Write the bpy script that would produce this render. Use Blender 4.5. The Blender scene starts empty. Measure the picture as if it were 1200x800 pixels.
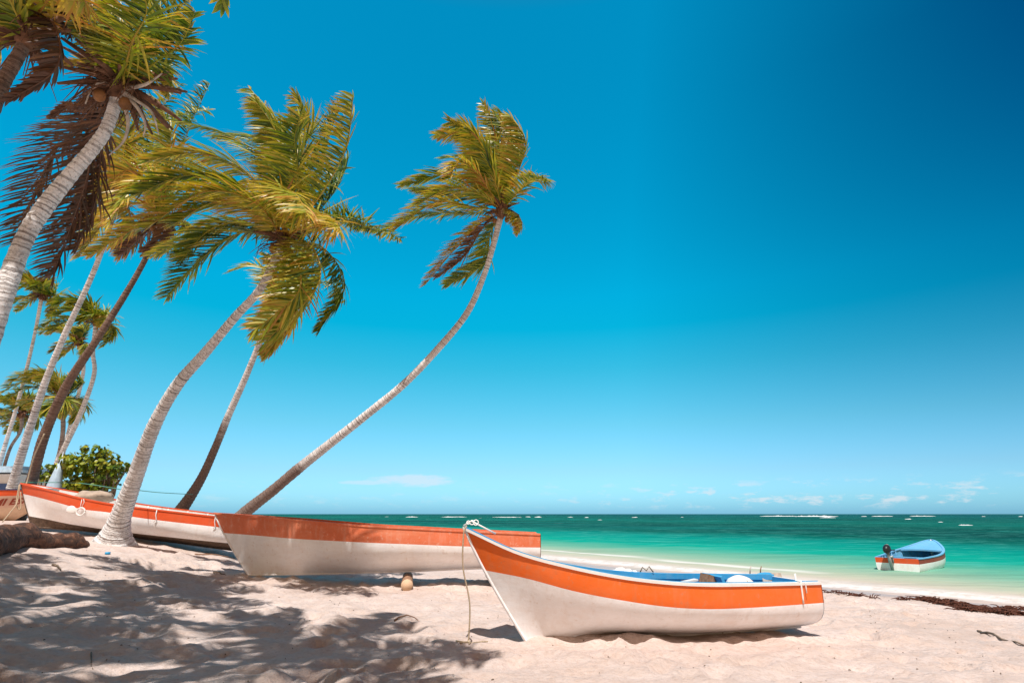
import bpy, bmesh, math, random
from mathutils import Vector, Matrix, noise
random.seed(7)
R = math.radians
scene = bpy.context.scene
COL = scene.collection

# ------------------------------------------------------------------ camera
F = 667.0; PITCH = math.atan(202/667.0); CAMZ = 1.5
cp, sp = math.cos(PITCH), math.sin(PITCH)
cam = bpy.data.cameras.new('camera'); camo = bpy.data.objects.new('camera', cam); COL.objects.link(camo)
cam.sensor_width = 36; cam.lens = 36*F/1200; cam.clip_end = 60000; cam.clip_start = 0.05
camo.location = (0, 0, CAMZ); camo.rotation_euler = (math.pi/2+PITCH, 0, 0)
scene.camera = camo

def at(px, py, f):
    """world point seen at a picture position, f metres along the view axis"""
    x = (px-600)/F*f; u = (400-py)/F*f
    return Vector((x, f*cp-u*sp, CAMZ+f*sp+u*cp))
def ss(a):
    a = max(0.0, min(1.0, a)); return a*a*(3-2*a)
SX, SY, SZ = 12.6, 14.0, -0.6           # a point of the shoreline, sea level
def inland(x, y): return -0.809*(x-SX)-0.588*(y-SY)
def terr(x, y):
    d = inland(x, y)
    if d < 0: z = SZ+max(-5, 0.06*d)
    else: z = SZ+0.6*(1-(1-min(1, d/16))**1.6)
    z += 1.3*ss((-x-3.5)/12)*ss((d-2)/9)
    return z-.17*math.exp(-((x+13.0)/1.6)**2-((y-16.6)/1.0)**2)
def gz(x, y): return terr(x, y)
def ground(px, py, zf=terr):
    f = 1.0
    while f < 400:
        p = at(px, py, f)
        if p.z <= zf(p.x, p.y): return p
        f *= 1.003
    return p

# ------------------------------------------------------------------ helpers
def tag(o, label=None, cat=None, group=None, kind=None):
    if label: o['label'] = label
    if cat: o['category'] = cat
    if group: o['group'] = group
    if kind: o['kind'] = kind
    return o
def empty(name, loc, rz=0):
    o = bpy.data.objects.new(name, None); COL.objects.link(o); o.location = loc; o.rotation_euler = (0, 0, rz)
    o.empty_display_size = 0.3
    return o
class MB:
    """collects verts / faces; origin is subtracted on build"""
    def __init__(s): s.v = []; s.f = []; s.m = []; s.tone = []; s.t = 0.0
    def vert(s, p, tone=None):
        s.v.append(Vector(p)); s.tone.append(s.t if tone is None else tone); return len(s.v)-1
    def face(s, idx, m=0): s.f.append(tuple(idx)); s.m.append(m)
    def box(s, c, size, rot=None, m=0, bev=0):
        c = Vector(c); hx, hy, hz = [a/2 for a in size]
        pts = [(-hx,-hy,-hz),(hx,-hy,-hz),(hx,hy,-hz),(-hx,hy,-hz),(-hx,-hy,hz),(hx,-hy,hz),(hx,hy,hz),(-hx,hy,hz)]
        b = len(s.v)
        for p in pts:
            p = Vector(p)
            if rot: p = rot @ p
            s.vert(c+p)
        for q in ((0,3,2,1),(4,5,6,7),(0,1,5,4),(1,2,6,5),(2,3,7,6),(3,0,4,7)): s.face([b+i for i in q], m)
    def tube(s, pts, rad, n=8, cap=True, m=0, along=False, squash=None):
        pts = [Vector(p) for p in pts]
        N = None; L = 0; rings = []
        for i, p in enumerate(pts):
            if i == 0: T = (pts[1]-p)
            elif i == len(pts)-1: T = (p-pts[i-1])
            else: T = (pts[i+1]-pts[i-1])
            T.normalize()
            if N is None:
                N = T.cross(Vector((0,0,1)) if abs(T.z) < .9 else Vector((0,1,0))).normalized()
            else: N = (N-T*N.dot(T)).normalized()
            B = T.cross(N)
            if i: L += (p-pts[i-1]).length
            r = rad[i] if hasattr(rad, '__len__') else rad
            ring = []
            for k in range(n):
                a = 2*math.pi*k/n
                ring.append(s.vert(p+(N*math.cos(a)+B*math.sin(a))*r, L if along else None))
            rings.append(ring)
        for a, b in zip(rings, rings[1:]):
            for k in range(n): s.face((a[k], a[(k+1) % n], b[(k+1) % n], b[k]), m)
        if cap:
            s.face(rings[0][::-1], m); s.face(rings[-1], m)
    def ball(s, c, r, nu=10, nv=7, m=0, scale=(1,1,1), rot=None, wob=0):
        c = Vector(c); rows = []
        for i in range(nv+1):
            th = math.pi*i/nv; row = []
            for k in range(nu):
                ph = 2*math.pi*k/nu
                d = Vector((math.sin(th)*math.cos(ph)*scale[0], math.sin(th)*math.sin(ph)*scale[1], math.cos(th)*scale[2]))
                if wob: d *= 1+wob*noise.noise(d*2.3+c)
                if rot: d = rot @ d
                row.append(s.vert(c+d*r))
                if i in (0, nv): break
            rows.append(row)
        for i in range(nv):
            a, b = rows[i], rows[i+1]
            for k in range(nu):
                if len(a) == 1: s.face((a[0], b[k], b[(k+1) % nu]), m)
                elif len(b) == 1: s.face((a[k], b[0], a[(k+1) % nu]), m)
                else: s.face((a[k], b[k], b[(k+1) % nu], a[(k+1) % nu]), m)
    def build(s, name, mats, parent=None, origin=(0,0,0), smooth=True):
        org = Vector(origin)
        me = bpy.data.meshes.new(name)
        me.from_pydata([tuple(v-org) for v in s.v], [], s.f)
        if not isinstance(mats, (list, tuple)): mats = [mats]
        for m in mats: me.materials.append(m)
        me.polygons.foreach_set('material_index', s.m)
        if smooth: me.polygons.foreach_set('use_smooth', [True]*len(s.f))
        at_ = me.attributes.new('tone', 'FLOAT', 'POINT'); at_.data.foreach_set('value', s.tone)
        me.update()
        o = bpy.data.objects.new(name, me); COL.objects.link(o)
        if parent: o.parent = parent
        else: o.location = org
        return o
def sharp(o, ang=35):
    me = o.data
    me.set_sharp_from_angle(angle=R(ang)) if hasattr(me, 'set_sharp_from_angle') else None
    return o
def catmull(pts, n):
    """smooth curve through rows of numbers"""
    P = [tuple(p) for p in pts]; out = []
    P = [tuple(2*a-b for a, b in zip(P[0], P[1]))]+P+[tuple(2*a-b for a, b in zip(P[-1], P[-2]))]
    for i in range(1, len(P)-2):
        for k in range(n):
            t = k/n
            out.append(tuple(0.5*((2*b)+(-a+c)*t+(2*a-5*b+4*c-d)*t*t+(-a+3*b-3*c+d)*t**3)
                             for a, b, c, d in zip(P[i-1], P[i], P[i+1], P[i+2])))
    out.append(P[-2]); return out
def interp(tab, t):
    if t <= tab[0][0]: return tab[0][1]
    for a, b in zip(tab, tab[1:]):
        if t <= b[0]: return a[1]+(b[1]-a[1])*(t-a[0])/(b[0]-a[0])
    return tab[-1][1]
def sm_tab(vals, t):
    """smooth interpolation of equally spaced values"""
    n = len(vals)-1; x = min(max(t, 0), 1)*n; i = min(int(x), n-1); u = x-i
    g = lambda k: vals[k] if 0 <= k <= n else (2*vals[0]-vals[1] if k < 0 else 2*vals[n]-vals[n-1])
    a, b, c, d = g(i-1), g(i), g(i+1), g(i+2)
    return 0.5*((2*b)+(-a+c)*u+(2*a-5*b+4*c-d)*u*u+(-a+3*b-3*c+d)*u**3)

# ------------------------------------------------------------------ materials
class NT:
    def __init__(s, name):
        s.mat = bpy.data.materials.new(name); s.mat.use_nodes = True; s.t = s.mat.node_tree
        s.b = s.t.nodes['Principled BSDF']; s.out = s.t.nodes['Material Output']
    def n(s, typ, **kw):
        nd = s.t.nodes.new(typ)
        for k, v in kw.items():
            if k.startswith('i_'): nd.inputs[k[2:].replace('_', ' ')].default_value = v
            else: setattr(nd, k, v)
        return nd
    def l(s, a, b): s.t.links.new(a, b)
    def coord(s, kind='Object', scale=(1,1,1), loc=(0,0,0), rot=(0,0,0)):
        tc = s.n('ShaderNodeTexCoord'); mp = s.n('ShaderNodeMapping')
        mp.inputs['Scale'].default_value = scale; mp.inputs['Location'].default_value = loc; mp.inputs['Rotation'].default_value = rot
        s.l(tc.outputs[kind], mp.inputs[0]); return mp.outputs[0]
    def pos(s, scale=(1,1,1), loc=(0,0,0), rot=(0,0,0)):
        g = s.n('ShaderNodeNewGeometry'); mp = s.n('ShaderNodeMapping')
        mp.inputs['Scale'].default_value = scale; mp.inputs['Location'].default_value = loc; mp.inputs['Rotation'].default_value = rot
        s.l(g.outputs['Position'], mp.inputs[0]); return mp.outputs[0]
    def noise(s, vec, scale, detail=4, rough=.55, out='Fac', dist=0):
        nd = s.n('ShaderNodeTexNoise'); nd.inputs['Scale'].default_value = scale; nd.inputs['Detail'].default_value = detail
        nd.inputs['Roughness'].default_value = rough; nd.inputs['Distortion'].default_value = dist
        s.l(vec, nd.inputs['Vector']); return nd.outputs[out]
    def ramp(s, fac, stops, interp='LINEAR'):
        nd = s.n('ShaderNodeValToRGB'); r = nd.color_ramp; r.interpolation = interp
        while len(r.elements) < len(stops): r.elements.new(0.5)
        for e, (p, c) in zip(r.elements, stops):
            e.position = p; e.color = (c, c, c, 1) if not hasattr(c, '__len__') else (c[0], c[1], c[2], 1)
        s.l(fac, nd.inputs[0]); return nd.outputs['Color']
    def mix(s, fac, a, b, mode='MIX'):
        nd = s.n('ShaderNodeMix', data_type='RGBA', blend_type=mode)
        for sock, v in ((nd.inputs[0], fac), (nd.inputs[6], a), (nd.inputs[7], b)):
            if hasattr(v, 'is_linked'): s.l(v, sock)
            elif hasattr(v, '__len__'): sock.default_value = (v[0], v[1], v[2], 1)
            else: sock.default_value = v
        return nd.outputs[2]
    def math(s, op, a, b=0.0, c=0.0, clamp=False):
        nd = s.n('ShaderNodeMath', operation=op, use_clamp=clamp)
        for i, v in enumerate((a, b, c)):
            if hasattr(v, 'is_linked'): s.l(v, nd.inputs[i])
            else: nd.inputs[i].default_value = v
        return nd.outputs[0]
    def bump(s, h, strength=.3, dist=.02, prev=None):
        nd = s.n('ShaderNodeBump'); nd.inputs['Strength'].default_value = strength; nd.inputs['Distance'].default_value = dist
        s.l(h, nd.inputs['Height'])
        if prev: s.l(prev, nd.inputs['Normal'])
        return nd.outputs[0]
    def set(s, color=None, rough=None, normal=None, spec=None, metal=None):
        for k, v in (('Base Color', color), ('Roughness', rough), ('Normal', normal), ('Specular IOR Level', spec), ('Metallic', metal)):
            if v is None: continue
            if hasattr(v, 'is_linked'): s.l(v, s.b.inputs[k])
            elif hasattr(v, '__len__'): s.b.inputs[k].default_value = (v[0], v[1], v[2], 1)
            else: s.b.inputs[k].default_value = v
        return s.mat

def paint(name, col, worn=(.45,.38,.3), wear=.5, rough=.45, streak=True, dirt=.35):
    """boat paint: faded, scuffed, with streaks of sand and rust"""
    m = NT(name); v = m.coord('Object')
    big = m.noise(v, 1.1, 5, .6); fine = m.noise(v, 14, 6, .65)
    c = m.mix(m.ramp(big, [(.3, 0), (.75, 1)]), [x*.9 for x in col], [min(1, x*1.05+.02) for x in col])
    vs = m.coord('Object', scale=(5, 5, .7))
    st = m.noise(vs, 1.6, 5, .65)
    c = m.mix(m.math('MULTIPLY', m.ramp(st, [(.52, 0), (.78, 1)]), dirt), c, worn)
    chips = m.ramp(m.noise(v, 9, 8, .7), [(.66-.1*wear, 0), (.70-.1*wear, 1)])
    c = m.mix(m.math('MULTIPLY', chips, .55*wear), c, worn)
    scr = m.noise(m.coord('Object', scale=(.8, 6, 9)), 4.0, 7, .75)
    c = m.mix(m.math('MULTIPLY', m.ramp(scr, [(.60, 0), (.66, 1)]), .35*wear), c, [x*.55 for x in worn])
    low = m.noise(m.coord('Object', scale=(.7, 1, 2.2)), 1.3, 6, .65)
    c = m.mix(m.math('MULTIPLY', m.ramp(low, [(.50, 0), (.72, 1)]), dirt*.8), c, [worn[0]*1.1, worn[1]*.85, worn[2]*.65])
    g = m.math('MULTIPLY', m.ramp(fine, [(.35, 0), (.8, 1)]), .16)
    c = m.mix(g, c, worn)
    nrm = m.bump(m.noise(v, 3.0, 6, .6), .35, .03)
    nrm = m.bump(fine, .12, .006, nrm)
    return m.set(c, m.ramp(fine, [(.3, rough-.1), (.8, rough+.2)]), nrm, .22)
def plain(name, col, rough=.7, var=.25, scale=8, bumpd=.01, spec=.3, metal=0):
    m = NT(name); v = m.coord('Object'); f = m.noise(v, scale, 5, .6)
    c = m.mix(m.ramp(f, [(.3, 0), (.7, 1)]), [x*(1-var) for x in col], [min(1, x*(1+var)) for x in col])
    return m.set(c, rough, m.bump(f, .4, bumpd), spec, metal)

M = {}
M['orange'] = paint('orange_paint', (.84,.145,.012), (.50,.24,.14), .6, .42, dirt=.30)
M['orange_faded'] = paint('faded_orange_paint', (.72,.17,.07), (.75,.45,.35), .8, .55, dirt=.45)
M['red_orange'] = paint('red_orange_paint', (.72,.085,.014), (.45,.2,.12), .45, .45, dirt=.25)
M['white'] = paint('white_hull_paint', (.89,.90,.93), (.58,.45,.36), .5, .4, dirt=.30)
M['white2'] = paint('white_hull_paint_worn', (.93,.94,.98), (.60,.48,.40), .6, .4, dirt=.24)
M['rim_white'] = paint('white_rim_paint', (.78,.77,.75), (.5,.42,.33), .4, .4, dirt=.2)
M['blue'] = paint('blue_interior_paint', (.03,.32,.62), (.30,.42,.48), .4, .5, dirt=.25)
M['light_blue'] = paint('light_blue_paint', (.13,.42,.70), (.45,.55,.6), .4, .5, dirt=.2)
M['peach'] = paint('peach_hull_paint', (.66,.47,.33), (.42,.3,.2), .5, .5)
M['peach_band'] = paint('pale_pink_paint', (.62,.40,.30), (.42,.3,.2), .5, .5)
M['maroon'] = paint('dark_red_paint', (.28,.035,.015), (.3,.18,.12), .4, .5)
M['keelwood'] = plain('tarred_keel_wood', (.10,.065,.045), .8, .5, 12)
M['rope'] = plain('old_rope', (.42,.33,.23), .9, .3, 60)
M['line_green'] = plain('green_line', (.10,.30,.22), .7, .2, 30)
M['wood'] = plain('weathered_wood', (.28,.16,.10), .85, .45, 14, .02)
M['foam_white'] = plain('white_plastic_foam', (.80,.79,.77), .55, .06, 6)
M['tarp'] = plain('bluish_white_tarp', (.42,.55,.66), .6, .2, 3, .05)
M['canvas'] = plain('beige_canvas', (.42,.33,.26), .85, .25, 4, .06)
M['black'] = plain('black_plastic', (.02,.02,.022), .35, .3, 10)
M['grey'] = plain('grey_metal', (.35,.37,.38), .4, .2, 10, .005, .5, .4)
M['navy'] = plain('dark_blue_trim', (.03,.05,.11), .5, .2, 10)
M['cyan_plastic'] = plain('cyan_plastic', (.02,.32,.6), .4, .1, 10)
M['husk'] = plain('coconut_husk', (.26,.12,.045), .6, .45, 6, .01)
M['greenhusk'] = plain('green_coconut', (.22,.2,.05), .5, .45, 6, .01)
M['boot'] = plain('palm_fibre', (.17,.085,.05), .9, .55, 9, .03)
M['deadstem'] = plain('dead_pale_stem', (.50,.44,.38), .8, .35, 7, .02)
M['bark'] = plain('grey_bark', (.20,.15,.11), .9, .45, 10, .03)

def cutwood():
    m = NT('log_end'); v = m.coord('Object')
    w = m.n('ShaderNodeTexWave', wave_type='RINGS', rings_direction='Y'); w.inputs['Scale'].default_value = 14; w.inputs['Distortion'].default_value = 2
    m.l(v, w.inputs[0])
    return m.set(m.mix(w.outputs['Fac'], (.55,.36,.22), (.72,.52,.36)), .8)
M['cut'] = cutwood()

def driftwood():
    m = NT('driftwood'); v = m.coord('Object', scale=(.6,3,3)); f = m.noise(v, 2.2, 8, .7, dist=1.2)
    c = m.ramp(f, [(.32, (.018,.011,.009)), (.48, (.075,.035,.022)), (.60, (.20,.085,.045)), (.8, (.36,.24,.18))])
    return m.set(c, .8, m.bump(f, .9, .08))
M['drift'] = driftwood()

def trunk_mat(name, light, dark, patch=.5, low=None):
    m = NT(name); a = m.n('ShaderNodeAttribute', attribute_name='tone')
    v = m.coord('Object')
    d = m.noise(v, 5, 5, .6)
    s = m.math('ADD', m.math('MULTIPLY', a.outputs['Fac'], 19.0), m.math('MULTIPLY', d, 2.0))
    r1 = m.n('ShaderNodeTexNoise', noise_dimensions='1D'); r1.inputs['Scale'].default_value = 1; r1.inputs['Detail'].default_value = 3
    m.l(s, r1.inputs['W'])
    ring = m.ramp(r1.outputs['Fac'], [(.50, 0), (.60, 1)])
    blot = m.ramp(m.noise(v, 2.2, 7, .7), [(.45, 0), (.62, 1)])
    spk = m.ramp(m.noise(v, 24, 5, .7), [(.52, 0), (.66, 1)])
    c = m.mix(m.math('MULTIPLY', ring, m.math('MULTIPLY', m.ramp(m.noise(v, .9, 3, .5), [(.35, .25), (.65, .8)]), 1.0)), light, dark)
    c = m.mix(m.math('MULTIPLY', blot, patch), c, [x*1.6 for x in dark])
    c = m.mix(m.math('MULTIPLY', spk, .60), c, dark)
    if low:        # canopy shade painted dark brown into the lower trunk colour
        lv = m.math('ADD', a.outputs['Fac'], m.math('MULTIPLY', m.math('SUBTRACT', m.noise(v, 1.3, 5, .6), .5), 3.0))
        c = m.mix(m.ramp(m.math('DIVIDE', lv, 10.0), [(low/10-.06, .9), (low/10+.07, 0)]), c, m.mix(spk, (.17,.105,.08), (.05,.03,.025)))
    n1 = m.bump(r1.outputs['Fac'], .7, .04); n2 = m.bump(m.noise(v, 30, 6, .7), .5, .02, n1)
    return m.set(c, .9, n2, .15)
M['trunk'] = trunk_mat('palm_bark_grey', (.40,.34,.30), (.07,.042,.033))
M['trunk_pale'] = trunk_mat('palm_bark_pale', (.88,.86,.85), (.10,.068,.055), .30)
M['trunk_low_shade'] = trunk_mat('palm_bark_shaded_low', (.82,.79,.78), (.12,.08,.065), .3, 4.2)  # lower trunk carries the neighbouring crowns' shade in its colour
M['trunk_dark'] = trunk_mat('palm_bark_brown', (.24,.16,.125), (.055,.032,.026), .5)

def leaf_mat(name, stops, trans=.35):
    m = NT(name); a = m.n('ShaderNodeAttribute', attribute_name='tone')
    v = m.coord('Object'); f = m.noise(v, 1.5, 3, .6)
    x = m.math('ADD', a.outputs['Fac'], m.math('MULTIPLY', m.math('SUBTRACT', f, .5), .55))
    c = m.ramp(x, stops)
    m.set(c, .38, None, .5)
    tr = m.n('ShaderNodeBsdfTranslucent'); m.l(m.mix(1, c, (1.0,.95,.35), 'MULTIPLY'), tr.inputs[0])
    ms = m.n('ShaderNodeMixShader'); ms.inputs[0].default_value = trans
    m.l(m.b.outputs[0], ms.inputs[1]); m.l(tr.outputs[0], ms.inputs[2]); m.l(ms.outputs[0], m.out.inputs[0])
    return m.mat
M['leaf'] = leaf_mat('palm_leaf', [(.0, (.025,.07,.010)), (.30, (.12,.19,.014)), (.52, (.33,.37,.025)), (.78, (.64,.47,.06)), (1, (.48,.20,.04))], .32)
M['leaf_dead'] = leaf_mat('palm_leaf_dry', [(.0, (.06,.035,.02)), (.5, (.13,.055,.03)), (1, (.26,.12,.05))], .22)
M['bushleaf'] = leaf_mat('broad_leaf', [(.0, (.05,.10,.008)), (.4, (.19,.25,.012)), (.75, (.42,.40,.035)), (1, (.5,.34,.06))], .22)

def sand_mat():
    m = NT('beach_sand'); p = m.pos()
    big = m.noise(p, .35, 5, .6); mid = m.noise(p, 3.0, 5, .6); fine = m.noise(p, 60, 4, .7)
    c = m.mix(m.ramp(big, [(.3, 0), (.7, 1)]), (.58,.465,.41), (.71,.60,.555))
    c = m.mix(m.math('MULTIPLY', m.ramp(mid, [(.4, 0), (.75, 1)]), .5), c, (.50,.365,.29))
    grit = m.ramp(m.noise(p, 17, 6, .75), [(.48, 0), (.64, 1)])
    c = m.mix(m.math('MULTIPLY', grit, .42), c, (.42,.29,.22))
    # small bits of shell and weed
    vo = m.n('ShaderNodeTexVoronoi'); vo.inputs['Scale'].default_value = 11; m.l(p, vo.inputs['Vector'])
    sp_ = m.math('MULTIPLY', m.ramp(vo.outputs['Distance'], [(.05, 1), (.11, 0)]), m.ramp(m.noise(p, 1.4, 3, .6), [(.52, 0), (.62, 1)]))
    c = m.mix(m.math('MULTIPLY', sp_, .65), c, (.22,.12,.08))
    # wet belt by the water line
    sx = m.n('ShaderNodeSeparateXYZ'); m.l(m.pos(), sx.inputs[0])
    d = m.math('ADD', m.math('MULTIPLY', sx.outputs[0], .809), m.math('MULTIPLY', sx.outputs[1], .588))
    d = m.math('SUBTRACT', d, .809*SX+.588*SY)
    wig = m.math('MULTIPLY', m.math('SUBTRACT', m.noise(p, .22, 3, .5), .5), 2.2)
    wet = m.ramp(m.math('ADD', m.math('ADD', d, wig), 2.2), [(.0, 0), (.8, 1)])
    c = m.mix(m.math('MULTIPLY', wet, .75), c, (.42,.345,.32))
    h = m.math('ADD', m.math('MULTIPLY', mid, 1.0), m.math('ADD', m.math('MULTIPLY', fine, .25), m.math('MULTIPLY', m.noise(p, 12, 6, .7), .5)))
    n1 = m.bump(h, .8, .06)
    rough = m.ramp(wet, [(0, .95), (1, .35)])
    return m.set(c, rough, n1, .2)
M['sand'] = sand_mat()

def sea_mat():
    m = NT('sea_water'); p = m.pos()
    sx = m.n('ShaderNodeSeparateXYZ'); m.l(p, sx.inputs[0])
    d = m.math('ADD', m.math('MULTIPLY', sx.outputs[0], .809), m.math('MULTIPLY', sx.outputs[1], .588))
    d = m.math('SUBTRACT', d, .809*SX+.588*SY)      # metres offshore
    wob = m.math('MULTIPLY', m.math('SUBTRACT', m.noise(m.pos(scale=(.03,.06,.03)), 1.0, 4, .6), .5), 1.0)
    dd = m.math('ADD', d, m.math('MULTIPLY', wob, m.math('MINIMUM', m.math('MULTIPLY', m.math('MAXIMUM', d, 0), .9), 60.0)))
    lg = m.math('DIVIDE', m.math('LOGARITHM', m.math('ADD', m.math('MAXIMUM', dd, 0.0), 1.0), 10.0), 3.0)  # 0..1 for 0..999 m
    lp = lambda q: math.log10(q+1)/3
    c = m.ramp(lg, [(0, (.50,.41,.37)), (lp(2.2), (.52,.455,.37)), (lp(4.5), (.37,.43,.32)), (lp(9), (.13,.36,.26)),
                    (lp(15), (.003,.30,.22)), (lp(27), (.001,.215,.175)), (lp(40), (.001,.08,.062)), (lp(60), (.001,.042,.038)), (lp(120), (.001,.078,.058)), (lp(260), (.001,.052,.047)), (lp(900), (.002,.036,.06))])
    # patches of weed and reef darken parts of the sea bed
    patch = m.ramp(m.noise(m.pos(scale=(.012,.03,.01)), 1.0, 5, .6), [(.45, 0), (.62, 1)])
    far = m.ramp(m.math('DIVIDE', d, 100.0), [(.25, 0), (.5, 1)])
    c = m.mix(m.math('MULTIPLY', m.math('MULTIPLY', patch, far), .55), c, (.002,.17,.145))
    # ripples a little lighter / darker (real chop tilt is in the bump)
    rip = m.noise(m.pos(scale=(.25,.9,.5), rot=(0,0,R(-20))), 1.0, 6, .65)
    wv = m.noise(m.pos(scale=(.35,1.6,.8), rot=(0,0,R(-25))), 1.0, 5, .7)
    near_ = m.ramp(m.math('DIVIDE', d, 60.0), [(.05, 0), (.2, 1)])
    c = m.mix(m.math('MULTIPLY', m.math('MULTIPLY', m.ramp(wv, [(.52, 0), (.66, 1)]), near_), .4), c, (.10,.42,.36))
    ripc = m.noise(m.pos(scale=(.10,.55,.3), rot=(0,0,R(-12))), 1.0, 6, .7)
    c = m.mix(m.math('MULTIPLY', m.ramp(ripc, [(.50, 0), (.68, 1)]), .38), c, m.mix(.5, c, (.05,.42,.36)))
    c = m.mix(m.math('MULTIPLY', m.ramp(ripc, [(.32, 1), (.46, 0)]), .45), c, m.mix(1, c, (.55,.60,.62), 'MULTIPLY'))
    # white caps out at the reef
    cap = m.noise(m.pos(scale=(.035,.11,.1)), 1.0, 7, .7)
    capm = m.math('MULTIPLY', m.ramp(cap, [(.665, 0), (.70, 1)]), m.ramp(m.math('DIVIDE', d, 400.0), [(.12, 0), (.4, 1)]))
    c = m.mix(capm, c, (.75,.8,.8))
    # swash foam: two uneven bands beside the sand
    w2 = m.math('MULTIPLY', m.math('SUBTRACT', m.noise(m.pos(scale=(.12,.12,.1)), 1.0, 3, .5), .5), 2.6)
    fd = m.math('ADD', d, w2)
    lace = m.noise(m.pos(), 2.3, 8, .75)
    b1 = m.ramp(m.math('DIVIDE', fd, 10.0), [(.0, .05), (.03, 1), (.085, .95), (.12, .45), (.2, .15), (.34, 0)])
    b2 = m.math('MULTIPLY', m.ramp(m.math('DIVIDE', fd, 10.0), [(.36, 0), (.42, 1), (.50, 0)]), m.ramp(m.noise(m.pos(scale=(.09,.09,.1), loc=(3,1,0)), 1.0, 2, .5), [(.5, 0), (.6, 1)]))
    fm = m.math('ADD', m.math('MULTIPLY', b1, m.ramp(lace, [(.36, .15), (.56, 1)])), b2, clamp=True)
    c = m.mix(m.math('MULTIPLY', fm, .85), c, (.74,.72,.71))
    n1 = m.bump(m.noise(m.pos(scale=(.5,1.3,1)), 1.0, 6, .6), .6, .35)
    n2 = m.bump(m.noise(m.pos(scale=(2.5,5,3)), 1.0, 5, .65), .5, .05, n1)
    rough = m.math('ADD', m.math('MULTIPLY', m.math('MAXIMUM', fm, capm), .5), .22)
    df = m.n('ShaderNodeBsdfDiffuse'); m.l(c, df.inputs[0]); m.l(n1, df.inputs['Normal'])
    gl = m.n('ShaderNodeBsdfGlossy'); m.l(rough, gl.inputs['Roughness']); m.l(n2, gl.inputs['Normal'])
    lw = m.n('ShaderNodeFresnel'); lw.inputs[0].default_value = 1.33; m.l(n2, lw.inputs['Normal'])
    ms = m.n('ShaderNodeMixShader'); m.l(m.math('MULTIPLY', m.math('MINIMUM', lw.outputs[0], .30), .13), ms.inputs[0])
    m.l(df.outputs[0], ms.inputs[1]); m.l(gl.outputs[0], ms.inputs[2]); m.l(ms.outputs[0], m.out.inputs[0])
    return m.mat
M['sea'] = sea_mat()
M['surf'] = plain('surf_foam', (.82,.83,.83), .8, .05, 3, .05)
M['weed'] = plain('brown_seaweed', (.10,.035,.02), .75, .6, 20, .02)

# ------------------------------------------------------------------ world and sun
SUN_EL, SUN_VEC = R(76), Vector((-.03, -.46, .88)).normalized()
SUN_EL = math.asin(SUN_VEC.z); az = math.atan2(SUN_VEC.x, SUN_VEC.y)
w = bpy.data.worlds.new('World'); scene.world = w; w.use_nodes = True
nt = w.node_tree
class WT(NT):
    def __init__(s): s.t = nt
W_ = WT()
sky = W_.n('ShaderNodeTexSky', sky_type='NISHITA', sun_disc=False); sky.sun_elevation = SUN_EL; sky.sun_rotation = az % (2*math.pi)
tc = W_.n('ShaderNodeTexCoord'); sx = W_.n('ShaderNodeSeparateXYZ'); W_.l(tc.outputs['Generated'], sx.inputs[0])
X, Y, Z = sx.outputs
s_ = lambda deg: max(0, math.sin(R(deg)))
H = lambda r, g, b: (r/2, g/2, b/2)
tint = W_.ramp(Z, [(0, H(.48,1.14,1.85)), (s_(1.5), H(.50,1.06,1.60)), (s_(4), H(.50,.92,1.24)), (s_(8.4), H(.35,.96,1.05)), (s_(14), H(.12,1.04,1.05)), (s_(18), H(.006,1.12,1.14)), (s_(21), H(.003,1.20,1.26)),
                   (s_(34), H(.001,1.22,1.34)), (s_(47), H(.001,1.22,1.36)), (s_(60), H(.35,.42,.40)), (s_(78), H(.74,.38,.20))])
tint = W_.mix(1, tint, (2, 2, 2), 'MULTIPLY')
# darker, deeper blue away to the right (north-east)
rt = W_.math('MULTIPLY', W_.ramp(X, [(.2, 0), (.67, 1)]), W_.ramp(Z, [(.0, .10), (.1, .25), (.62, 1)]))
tint = W_.mix(W_.math('MULTIPLY', rt, 1.0), tint, (0, .15, .36))
back = W_.ramp(W_.math('MULTIPLY', Y, -1.0), [(-.0+.05, 0), (.45, 1)])
tint = W_.mix(back, tint, (.74, .36, .15))  # unseen sky behind the camera, tinted warm and dim to steer ambient light
skyc = W_.mix(1, sky.outputs[0], tint, 'MULTIPLY')
skyc.node.clamp_result = False
# fair weather clouds low over the sea
azm = W_.math('ARCTAN2', X, Y)
cv = W_.n('ShaderNodeCombineXYZ'); W_.l(azm, cv.inputs[0]); W_.l(W_.math('MULTIPLY', Z, 3.2), cv.inputs[1])
cn = W_.noise(cv.outputs[0], 22, 8, .66)
band = W_.ramp(Z, [(.006, 0), (.016, 1), (.036, 1), (.056, 0)])
side = W_.ramp(azm, [(.0, .25), (.35, 1)])
cf = W_.math('MULTIPLY', W_.math('MULTIPLY', W_.ramp(cn, [(.53, 0), (.64, 1)]), band), side)
def blob(a0, z0, sa, sz, amp):
    da = W_.math('DIVIDE', W_.math('SUBTRACT', azm, a0), sa); dz = W_.math('DIVIDE', W_.math('SUBTRACT', Z, z0), sz)
    r2 = W_.math('ADD', W_.math('MULTIPLY', da, da), W_.math('MULTIPLY', dz, dz))
    r2 = W_.math('ADD', r2, W_.math('MULTIPLY', W_.math('SUBTRACT', cn, .5), 3.4))
    return W_.math('MULTIPLY', W_.ramp(r2, [(.25, 1), (1.0, 0)]), amp)
def sk(px, py):
    d = (at(px, py, 10)-Vector((0,0,CAMZ))).normalized(); return math.atan2(d.x, d.y), d.z
a0, z0 = sk(483, 563); cf = W_.math('MAXIMUM', cf, blob(a0, z0, .075, .011, .85))
a0, z0 = sk(432, 565); cf = W_.math('MAXIMUM', cf, blob(a0, z0, .05, .004, .6))
cf = W_.math('MULTIPLY', cf, .62)
skyc2 = W_.mix(cf, skyc, (5.2, 5.4, 5.7))
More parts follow.
